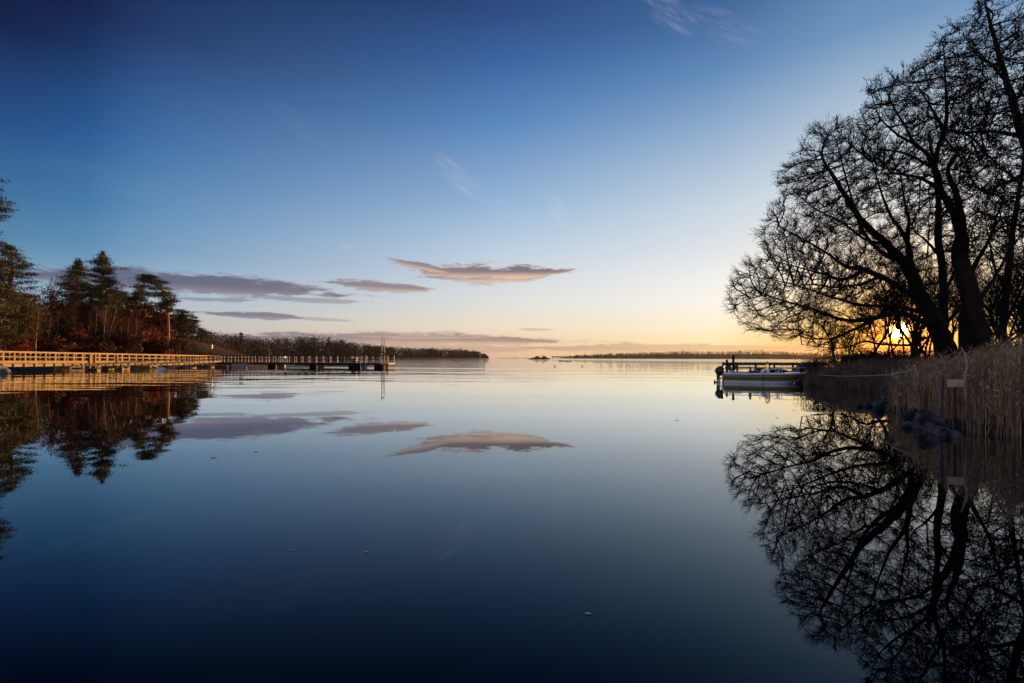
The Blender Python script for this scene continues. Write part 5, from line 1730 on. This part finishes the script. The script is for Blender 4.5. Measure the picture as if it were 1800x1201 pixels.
hb = P(498, 626, 236)
root = thing('cabin_boat', 'small white cabin boat anchored in front of the headland wood', 'boat', (hb.x - 2.4, 236, 0), 0)
g5 = hull(4.9, 1.9, .95, .15, 16, stem=.5)
m = MB(); hull_band(m, g5, 0, 7); m.build('hull', 'gelw', root, smooth=True)
m = MB(); m.box((1.9, 0, 1.35), (2.9, 1.5, .95)); m.build('cabin', 'gelw', root)
m = MB(); m.box((1.8, 0, 1.88), (3.5, 1.8, .10)); m.build('roof', 'roof', root)
m = MB()
for k in range(4):
    m.box((.85 + k * .7, -.76, 1.45), (.45, .03, .4))
m.build('window', 'black', root)
mb_ = P(473, 636, 200)
root = thing('mast_pole', 'thin pale pole standing in the water in front of the headland', 'pole', (mb_.x, 200, 0))
m = MB(); m.tube([(0, 0, -1), (0, 0, P(473, 609, 200).z)], [.07, .035], 6); m.build('pole', 'palewood', root)
m = MB(); m.tube([(0, 0, -.2), (0, 0, .5)], [.35, .2], 8); m.build('float', 'palewood', root)

# swan
sw = GP(284, 652.5)
root_l = (sw.x, sw.y, 0)
bm = bmesh.new()
ch = [(-.50, 0, .20, .03), (-.38, 0, .16, .10), (-.18, 0, .13, .20), (.05, 0, .11, .235), (.25, 0, .12, .19), (.36, 0, .20, .11), (.44, 0, .36, .055), (.43, 0, .52, .045), (.41, 0, .66, .045), (.45, 0, .76, .055), (.52, 0, .76, .042)]
vs = [bm.verts.new(c[:3]) for c in ch]
for a, b_ in zip(vs, vs[1:]): bm.edges.new((a, b_))
me = bpy.data.meshes.new('swan'); bm.to_mesh(me); bm.free()
swan = bpy.data.objects.new('swan', me); COL.objects.link(swan)
md = swan.modifiers.new('skin', 'SKIN')
for i, c in enumerate(ch): me.skin_vertices[0].data[i].radius = (c[3], c[3])
me.skin_vertices[0].data[3].use_root = True
ss_ = swan.modifiers.new('sub', 'SUBSURF'); ss_.levels = 2; ss_.render_levels = 2
me.materials.append(M['feather'])
swan.location = root_l; swan.rotation_euler = (0, 0, R(170))
tag(swan, 'white swan with upright neck swimming in front of the boardwalk', 'swan')
m = MB(); m.tube([(.54, 0, .755), (.60, 0, .745), (.66, 0, .725)], [.032, .024, .012], 6); m.build('beak', 'orange', swan, smooth=True)
m = MB()
for sy in (-1, 1):
    sp = spline(np.array([(.18, .19 * sy, .20), (-.1, .21 * sy, .26), (-.4, .10 * sy, .30), (-.56, .04 * sy, .29)]), 4)
    m.tube(sp, np.linspace(.09, .02, len(sp)), 6)
m.build('wing', 'feather', swan, smooth=True)
m = MB(); m.tube([P(281, 642, sw.y + .8), P(291.5, 654, sw.y + .3)], .025, 6)
tag(m.build('marker_stick', 'gelw'), 'thin white stick leaning out of the water behind the swan', 'stick')

# ducks and net floats far out
for px, lb in ((975.3, 'small dark duck on the open water, left of a pair'), (1023.3, 'small dark duck on the open water, right of a pair')):
    q = GP(px, 644.3)
    m = MB()
    m.tube(spline(np.array([(-.28, 0, .20), (-.18, 0, .12), (0, 0, .10), (.18, 0, .14), (.24, 0, .30), (.27, 0, .40), (.36, 0, .40)]), 3), [.03, .06, .1, .14, .17, .18, .18, .17, .15, .11, .08, .07, .07, .075, .08, .07, .06, .04, .02], 8)
    ob = m.build('duck', 'pine_dark', smooth=True); ob.location = (q.x, q.y, 0); ob.rotation_euler = (0, 0, R(100)); ob.scale = (.62, .62, .62)
    tag(ob, lb, 'duck')
rr_ = random.Random(9)
fl = MB()
fl.tube(spline(np.array([(-.3, 0, .12), (0, 0, .12), (.28, 0, .22), (.36, 0, .48), (.46, 0, .5)]), 3), [.03, .08, .15, .18, .19, .18, .16, .13, .1, .08, .07, .06, .03], 7)
d0_ = None
for i in range(9):
    q = GP(983 + i * 2.7 + rr_.uniform(-.6, .6), 635.6 + rr_.uniform(-.3, .5))
    if d0_ is None: d0_ = fl.build('duck', 'pine_dark', smooth=True); o = d0_
    else: o = d0_.copy(); COL.objects.link(o)
    o.location = (q.x, q.y, 0); o.rotation_euler = (0, 0, rr_.uniform(0, 6))
    tag(o, 'tiny dark duck in the flock resting far out below the right shore', 'duck', 'flock of ducks far out')

# leaves adrift
LV = [(1190, 739, .16, 'pale curled leaf floating off the motorboat'), (1034, 1080, .055, 'white feather-like leaf floating lowest in the picture'), (1110, 983, .04, 'tiny pale leaf adrift in the dark water right of the middle'),
      (376, 805, .13, 'dark twig scrap floating below the pines reflection'), (450, 795, .11, 'thin dark twig scrap floating right of the other scrap'), (644, 971, .05, 'tiny pale leaf adrift near the middle of the dark water'),
      (515, 968, .04, 'tiny pale leaf adrift left of the middle'), (1366, 735, .14, 'dark leaf floating off the bank below the motorboat')]
for i, (px, py, sz, lb) in enumerate(LV):
    sz *= .65
    q = GP(px, py)
    nr = np.random.default_rng(900 + i)
    a = np.linspace(0, 2 * np.pi, 12, endpoint=False)
    asp = .16 if 'twig' in lb else .42
    x = np.cos(a) * sz * .5; y = np.sin(a) * sz * .5 * asp * (1 - .4 * np.cos(a))
    z = .004 + (x / sz) ** 2 * sz * .12 + nr.normal(size=12) * sz * .012
    v = np.concatenate([np.stack([x, y, z], 1), np.stack([x, y, z + .003], 1), [(0, 0, .005), (0, 0, .009)]])
    t = [(24, (k + 1) % 12, k) for k in range(12)] + [(25, 12 + k, 12 + (k + 1) % 12) for k in range(12)]
    qd_ = [(k, (k + 1) % 12, 12 + (k + 1) % 12, 12 + k) for k in range(12)]
    m = MB(); m.add(v, qd_, t)
    ob = m.build('floating_twig' if 'twig' in lb else 'floating_leaf', 'darkwood' if 'dark' in lb.split()[0] or 'twig' in lb else 'leaf_dead')
    ob.location = (q.x, q.y, 0); ob.rotation_euler = (0, 0, nr.uniform(-.5, .5))
    tag(ob, lb, 'twig' if 'twig' in lb else 'leaf')


# ---------------------------------------------------------------- the air between
m = MB(); m.box((0, 3440, 17), (10100, 7200, 42))
hz = m.build('haze', 'ground')
hm = bpy.data.materials.new('thin_evening_haze'); hm.use_nodes = True
hm.node_tree.nodes.clear()
ho = hm.node_tree.nodes.new('ShaderNodeOutputMaterial')
hv = hm.node_tree.nodes.new('ShaderNodeVolumePrincipled')
hv.inputs['Color'].default_value = (.9, .82, .74, 1); hv.inputs['Density'].default_value = HAZE; hv.inputs['Anisotropy'].default_value = .4
hm.node_tree.links.new(hv.outputs[0], ho.inputs['Volume'])
hz.data.materials.clear(); hz.data.materials.append(hm)
tag(hz, kind='stuff')
